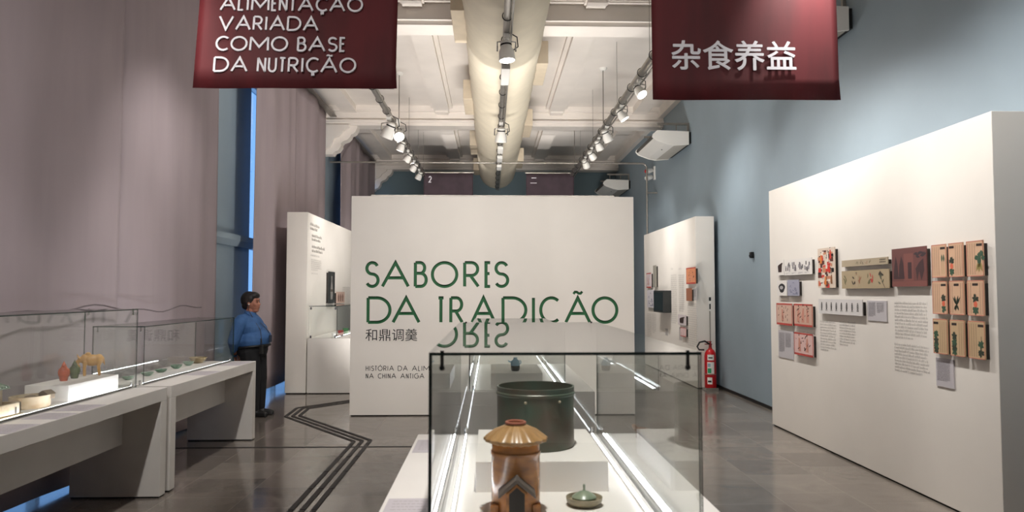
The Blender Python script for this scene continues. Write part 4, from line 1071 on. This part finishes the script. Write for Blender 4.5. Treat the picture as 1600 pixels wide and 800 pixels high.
board('picture', 'pale strip with eight black ancient characters', F1, (1279, 1347, 467, 489.5), 1, .02, .015, 'picture', GRP, p_glyphs, 'd8d5d4')
board('caption_plate', 'grey caption plate beside the strip of ancient characters', 3.422, (1355, 1385, 469.5, 500.5), 1, .008, 0, 'caption', GRP, p_text(12, 2, 6), 'c4c0c4')
board('picture', 'large dark reddish brown painting of shadowy figures', F1, (1393, 1447, 389.7, 448), 1, .02, .015, 'picture', GRP, p_dark, '6b3f3c')
board('caption_plate', 'grey caption plate under the nine herbal pages', 3.422, (1462, 1489.5, 558.5, 602), 1, .008, 0, 'caption', GRP, p_text(17, 1, 8), 'c0bbc0')
# lettering straight on the panels
def wall_text(parent, X, sgn, blocks, m, seed):
    rng = random.Random(seed); mb = MB()
    for u0, u1, vt, vb, lines in blocks:
        p0, p1, pb = on_x(u0, vt, X), on_x(u1, vt, X), on_x(u0, vb, X)
        tmp = MB(); L = abs(p1.y - p0.y); fine_text(tmp, 0, L, p0.z, pb.z, lines, 0, rng)
        for x, y, z in tmp.v: pass
        vs = [(X - sgn * .0012, p0.y - sgn * x, z) for x, y, z in tmp.v]
        mb.add(vs, tmp.f)
    mb.build('wall_text', m, parent)
wall_text(panel_r, 3.43, 1, ((1281, 1306, 500, 548, 11), (1311, 1337, 501, 540, 9), (1397, 1450, 471, 529, 11), (1397, 1452, 535, 580, 9)), mat('faint_text', 'cbc7c2', .7), 3)
F2 = 3.42; G2 = 'pictures on the far right panel'
board('picture', 'white picture with pink shapes at the far edge of the text panel', F2, (1010, 1017.3, 427, 450), 1, .02, .02, 'picture', G2, p_red(13, ((-.1, .7),)), 'd9cdd0')
board('picture', 'slim grey upright scroll beside the dark box screen', F2, (1020.3, 1025, 415, 449), 1, .02, .02, 'picture', G2, None, '9a968c')
board('picture', 'pale picture with a dark sprig tucked behind the dark box screen', F2, (1011, 1021.5, 453, 480), 1, .02, .02, 'picture', G2, p_lines, 'd4d0d6')
board('picture', 'red-topped orange painting, highest on the text panel', F2, (1072, 1086.5, 419, 444), 1, .02, .02, 'picture', G2, p_red(17, ((-.2, .4), (.2, .4), (0, .5))), 'd8906a')
board('picture', 'small brown picture below the orange painting', F2, (1072, 1080.6, 450.5, 470), 1, .02, .02, 'picture', G2, None, '9c6850')
board('picture', 'small dark and white picture low on the text panel', F2, (1059.3, 1071.5, 491, 507), 1, .02, .02, 'picture', G2, p_pot, 'cfc6c8')
board('picture', 'small white picture with a red flower, lowest on the text panel', F2, (1063, 1071.5, 511, 525), 1, .02, .02, 'picture', G2, p_red(23, ()), 'e0c4c4')
board('caption_plate', 'grey caption plate beside the small brown picture', 3.454, (1082.5, 1088.5, 450, 469), 1, .006, 0, 'caption', G2, p_text(9, 1, 31), 'c0bdbd')
board('caption_plate', 'grey caption plate under the dark box screen', 3.454, (1039.5, 1043.5, 513, 523.5), 1, .006, 0, 'caption', G2, None, 'b5b2b0')
board('caption_plate', 'grey caption plate beside the red flower picture', 3.454, (1061, 1064.5, 511, 531), 1, .006, 0, 'caption', G2, None, 'b8b5b3')
p0, p1, pb = on_x(1021, 454, 3.3), on_x(1036, 454, 3.3), on_x(1021, 487, 3.3)
t = thing('screen_box', 'dark box screen projecting from the far right panel', 'screen', (3.46, (p0.y + p1.y) / 2, (p0.z + pb.z) / 2))
hw, hh = abs(p0.y - p1.y) / 2, (p0.z - pb.z) / 2
MB().box(-.16, 0, -hw, hw, -hh, hh).build('casing', mat('screen_case', '2a2d2d', .4), t, bevel=.006, world=False)
MB().box(-.163, -.159, -hw + .04, hw - .04, -hh + .04, hh - .04).build('screen', mat('screen_glass', '20282a', .12), t, world=False)
wall_text(panel_rf, 3.46, 1, ((1048, 1057.5, 429, 505, 24), (1060, 1069.5, 429, 487, 18), (1074, 1089.5, 473, 540, 20), (1011, 1018, 489, 526, 14), (1019, 1025, 489, 520, 12), (1048, 1057, 418, 423, 1), (1060, 1069, 418, 423, 1)), mat('faint_text', ''), 4)
F3 = -2.9; G3 = 'pictures on the far left panel'
def p_bottle(t, w, h):
    m = MB(); m.flat([(-.16 * w, -.38 * h), (.16 * w, -.38 * h), (.2 * w, -.1 * h), (.12 * w, .1 * h), (.06 * w, .2 * h), (.1 * w, .36 * h), (-.1 * w, .36 * h), (-.06 * w, .2 * h), (-.12 * w, .1 * h), (-.2 * w, -.1 * h)], .0006, 0)
    m.rect(-.19 * w, .19 * w, -.14 * h, -.06 * h, .0008, 1); m.build('illustration', pal('8e8a86', '5a524c'), t, world=False)
board('picture', 'dark upright picture of a pale bottle above the corner case', F3, (513.5, 523.5, 424, 474), -1, .02, .02, 'picture', G3, p_bottle, '2e3030')
def p_three(t, w, h):
    m = MB()
    for x in (-.25, 0, .25): m.flat([(x * w - .06 * w, -.35 * h), (x * w + .06 * w, -.35 * h), (x * w + .09 * w, .1 * h), (x * w, .38 * h), (x * w - .08 * w, .1 * h)], .0006, 0)
    m.build('illustration', pal('7a5a4c'), t, world=False)
board('picture', 'small pinkish picture beside the dark bottle picture', F3, (526, 538.5, 456, 474), -1, .02, .02, 'picture', G3, p_three, 'c9ada0')
wall_text(panel_lf, -2.94, -1, ((484.5, 500, 347, 360, 2), (487, 504, 365, 377, 2), (487, 508, 382, 395, 2)), mat('heading_grey', '8b8680', .7), 7)
wall_text(panel_lf, -2.94, -1, ((485, 511, 396.5, 401, 1), (486, 502, 404, 423, 6), (486, 508, 425.5, 429, 1), (535, 547, 448, 520, 22)), mat('faint_text', ''), 8)

# ------------------------------------------------------------------ the museum guard
SKIN = mat('skin', 'a8705a', .5); HAIR = mat('dark_hair', '1d1614', .55, noise=.2, nscale=60)
SHIRT = mat('blue_shirt', '3c659a', .75, noise=.08, nscale=12, bump=.1); TROU = mat('black_trousers', '15161a', .8)
gp = thing('person', 'person in blue shirt and black trousers leaning by the window curtain', 'person', (-3.12, 10.0, 0), math.radians(-8))
def limbs(mb, j, grow=0.0):
    pass
hipz = .82
def legs(g):
    m = MB()
    for s in (-1, 1):
        m.cap((-.01, s * .1, .84), .125 + g, (.05, s * .1, .46), .082 + g); m.cap((.05, s * .1, .46), .078 + g, (.065, s * .09, .1), .05 + g)
    m.ell((-.02, 0, .86), (.19 + g, .215 + g, .14 + g)); return m
def torso(g, low=True):
    m = MB()
    m.ell((-.0, 0, .98), (.2 + g, .225 + g, .16 + g)); m.ell((.05, 0, 1.02), (.165 + g, .19 + g, .13 + g)); m.ell((-.06, 0, 1.16), (.165 + g, .215 + g, .16 + g))
    m.ell((.03, .08, 1.12), (.1 + g, .09 + g, .09 + g)); m.ell((.03, -.08, 1.12), (.1 + g, .09 + g, .09 + g))
    m.cap((-.09, -.17, 1.24), .08 + g, (-.09, .17, 1.24), .08 + g); m.cap((-.08, 0, 1.26), .1 + g, (-.06, 0, 1.31), .075 + g); return m
def arms(g, fore=True):
    m = MB()
    for s in (-1, 1):
        m.cap((-.09, s * .215, 1.22), .075 + g, (-.15, s * .27, .98), .06 + g); m.cap((-.15, s * .27, .98), .058 + g, (-.2, s * .12, .82), .04 + g)
    return m
body = MB()
for p in (legs(-.02), torso(-.015), arms(-.012)): body.add(p.v, p.f)
body.cap((-.07, 0, 1.3), .066, (-.045, 0, 1.38), .062)                      # neck
body.ell((-.04, 0, 1.485), (.098, .078, .118), 20); body.ell((.0, 0, 1.43), (.072, .062, .07)); body.ell((.005, 0, 1.375), (.055, .05, .03))
body.ell((.03, 0, 1.395), (.024, .028, .02))                                # chin
body.cap((.05, 0, 1.49), .010, (.07, 0, 1.455), .015, 8); body.ell((.046, 0, 1.52), (.018, .05, .014))
body.ell((.052, 0, 1.425), (.012, .026, .007)); body.ell((.05, 0, 1.412), (.012, .022, .007))
for s in (-1, 1):
    body.ell((.03, s * .042, 1.45), (.026, .024, .026)); body.ell((-.045, s * .08, 1.47), (.02, .012, .034))
    hx = -.225; hy = s * .05
    body.ell((hx, hy, .79), (.022, .042, .05))
    for q in range(4): body.cap((hx, hy - s * (.03 - q * .02), .76), .0095, (hx + .008, hy - s * (.032 - q * .021), .72 - (.006 if q in (1, 2) else 0)), .009, 8); body.cap((hx + .008, hy - s * (.032 - q * .021), .718), .009, (hx + .02, hy - s * (.03 - q * .02), .69), .008, 8)
    body.cap((hx - .002, hy + s * .035, .8), .011, (hx - .004, hy + s * .058, .76), .009, 8)
    body.cap((.065, s * .09, .09), .045, (.1, s * .09, .04), .035); body.cap((.1, s * .09, .04), .034, (.2, s * .1, .035), .028)
blob('body', body, SKIN, gp, .0075, 2, world=False)
for s in (-1, 1):
    MB().ell((.052, s * .03, 1.487), (.008, .012, .007), 10).build('eye', mat('eye_dark', '241a16', .2), gp, smooth=True, world=False)
    MB().cap((.06, s * .018, 1.508), .004, (.05, s * .05, 1.51), .003, 8).build('eyebrow', HAIR, gp, smooth=True, world=False)
MB().cap((.064, -.018, 1.419), .0045, (.064, .018, 1.419), .0045, 8).build('lips', mat('lips', '8a4640', .5), gp, smooth=True, world=False)
sh = torso(.012); a_ = arms(.012); sh.add(a_.v, a_.f)
sh.cap((-.085, -.07, 1.31), .03, (-.02, -.04, 1.29), .022); sh.cap((-.085, .07, 1.31), .03, (-.02, .04, 1.29), .022)
so_ = blob('shirt', sh, SHIRT, gp, .010, 3, world=False)
bmm = bmesh.new(); bmm.from_mesh(so_.data)                                   # hem at the belt
bmesh.ops.bisect_plane(bmm, geom=bmm.verts[:] + bmm.edges[:] + bmm.faces[:], plane_co=(0, 0, .885), plane_no=(-.12, 0, 1), clear_inner=False)
dele = [f for f in bmm.faces if f.calc_center_median().z - .12 * f.calc_center_median().x < .885 and abs(f.calc_center_median().y) < .2 and f.calc_center_median().x > -.185]
bmesh.ops.delete(bmm, geom=dele, context='FACES'); bmm.to_mesh(so_.data); bmm.free()
col = MB()
for s in (-1, 1): col.add([(-.02, s * .012, 1.335), (.01, s * .02, 1.27), (.01, s * .09, 1.285), (-.06, s * .1, 1.345), (-.1, s * .06, 1.36), (-.04, s * .05, 1.36)], [(0, 1, 2, 3, 4, 5) if s > 0 else (5, 4, 3, 2, 1, 0)])
co = col.build('collar', SHIRT, gp, world=False); so = co.modifiers.new('s', 'SOLIDIFY'); so.thickness = .008
tr = legs(.008); tr.ell((-.01, 0, .9), (.195, .222, .05))
blob('trousers', tr, TROU, gp, .010, 2, world=False)
MB().tube([(.205 * math.cos(a) - .005, .23 * math.sin(a), .905 + .02 * math.cos(a)) for a in [i * math.pi / 16 for i in range(32)]], .016, 8, closed=True).build('belt', BLACK, gp, smooth=True, world=False)
for s in (-1, 1):
    f = MB(); f.cap((.06, s * .09, .06), .055, (.1, s * .09, .045), .045); f.cap((.1, s * .09, .042), .042, (.215, s * .1, .034), .034); f.box(.02, .24, s * .095 - .04, s * .095 + .04, 0.002, .02)
    blob('shoe', f, BLACK, gp, .008, 3, world=False)
hr = MB(); hr.ell((-.075, 0, 1.515), (.112, .1, .115), 20); hr.ell((-.11, 0, 1.44), (.06, .075, .06)); hr.ell((-.02, 0, 1.568), (.088, .082, .055)); hr.ell((-.045, -.06, 1.53), (.06, .035, .06)); hr.ell((-.045, .06, 1.53), (.06, .035, .06)); hr.ell((-.1, 0, 1.45), (.06, .078, .07)); hr.ell((.025, .02, 1.56), (.035, .05, .025))
blob('hair', hr, HAIR, gp, .008, 2, world=False)
MB().box(.17, .2, -.2, -.14, .82, .93).cyl((.185, -.19, .93), (.185, -.19, 1.02), .006, 8).build('radio', BLACK, gp, bevel=.006, world=False)
MB().tube([(-.04, -.09, 1.45), (-.03, -.1, 1.38), (.04, -.1, 1.26), (.15, -.13, 1.12), (.19, -.17, .95)], .004, 6).build('earpiece_cord', BLACK, gp, smooth=True, world=False)
MB().ell((-.035, -.088, 1.455), (.008, .006, .012), 10).build('earpiece', PLASTW, gp, smooth=True, world=False)
MB().tube([(.0, -.05, 1.3), (.12, -.03, 1.2), (.19, -.01, 1.12), (.225, 0, 1.04)], .005, 6).tube([(.0, .05, 1.28), (.09, .02, 1.17), (.175, 0, 1.07)], .004, 6).box(.222, .23, -.035, .035, .96, 1.05).build('lanyard', mat('badge_dark', '20304a', .5), gp, world=False)
# cable draped across the curtains
tag(MB().tube(cab, .007, 6).build('curtain_cable', mat('cable_mauve', '6f6468', .7), None, smooth=True), 'thin wavy cable strung across the mauve curtains above the cases', 'cable')
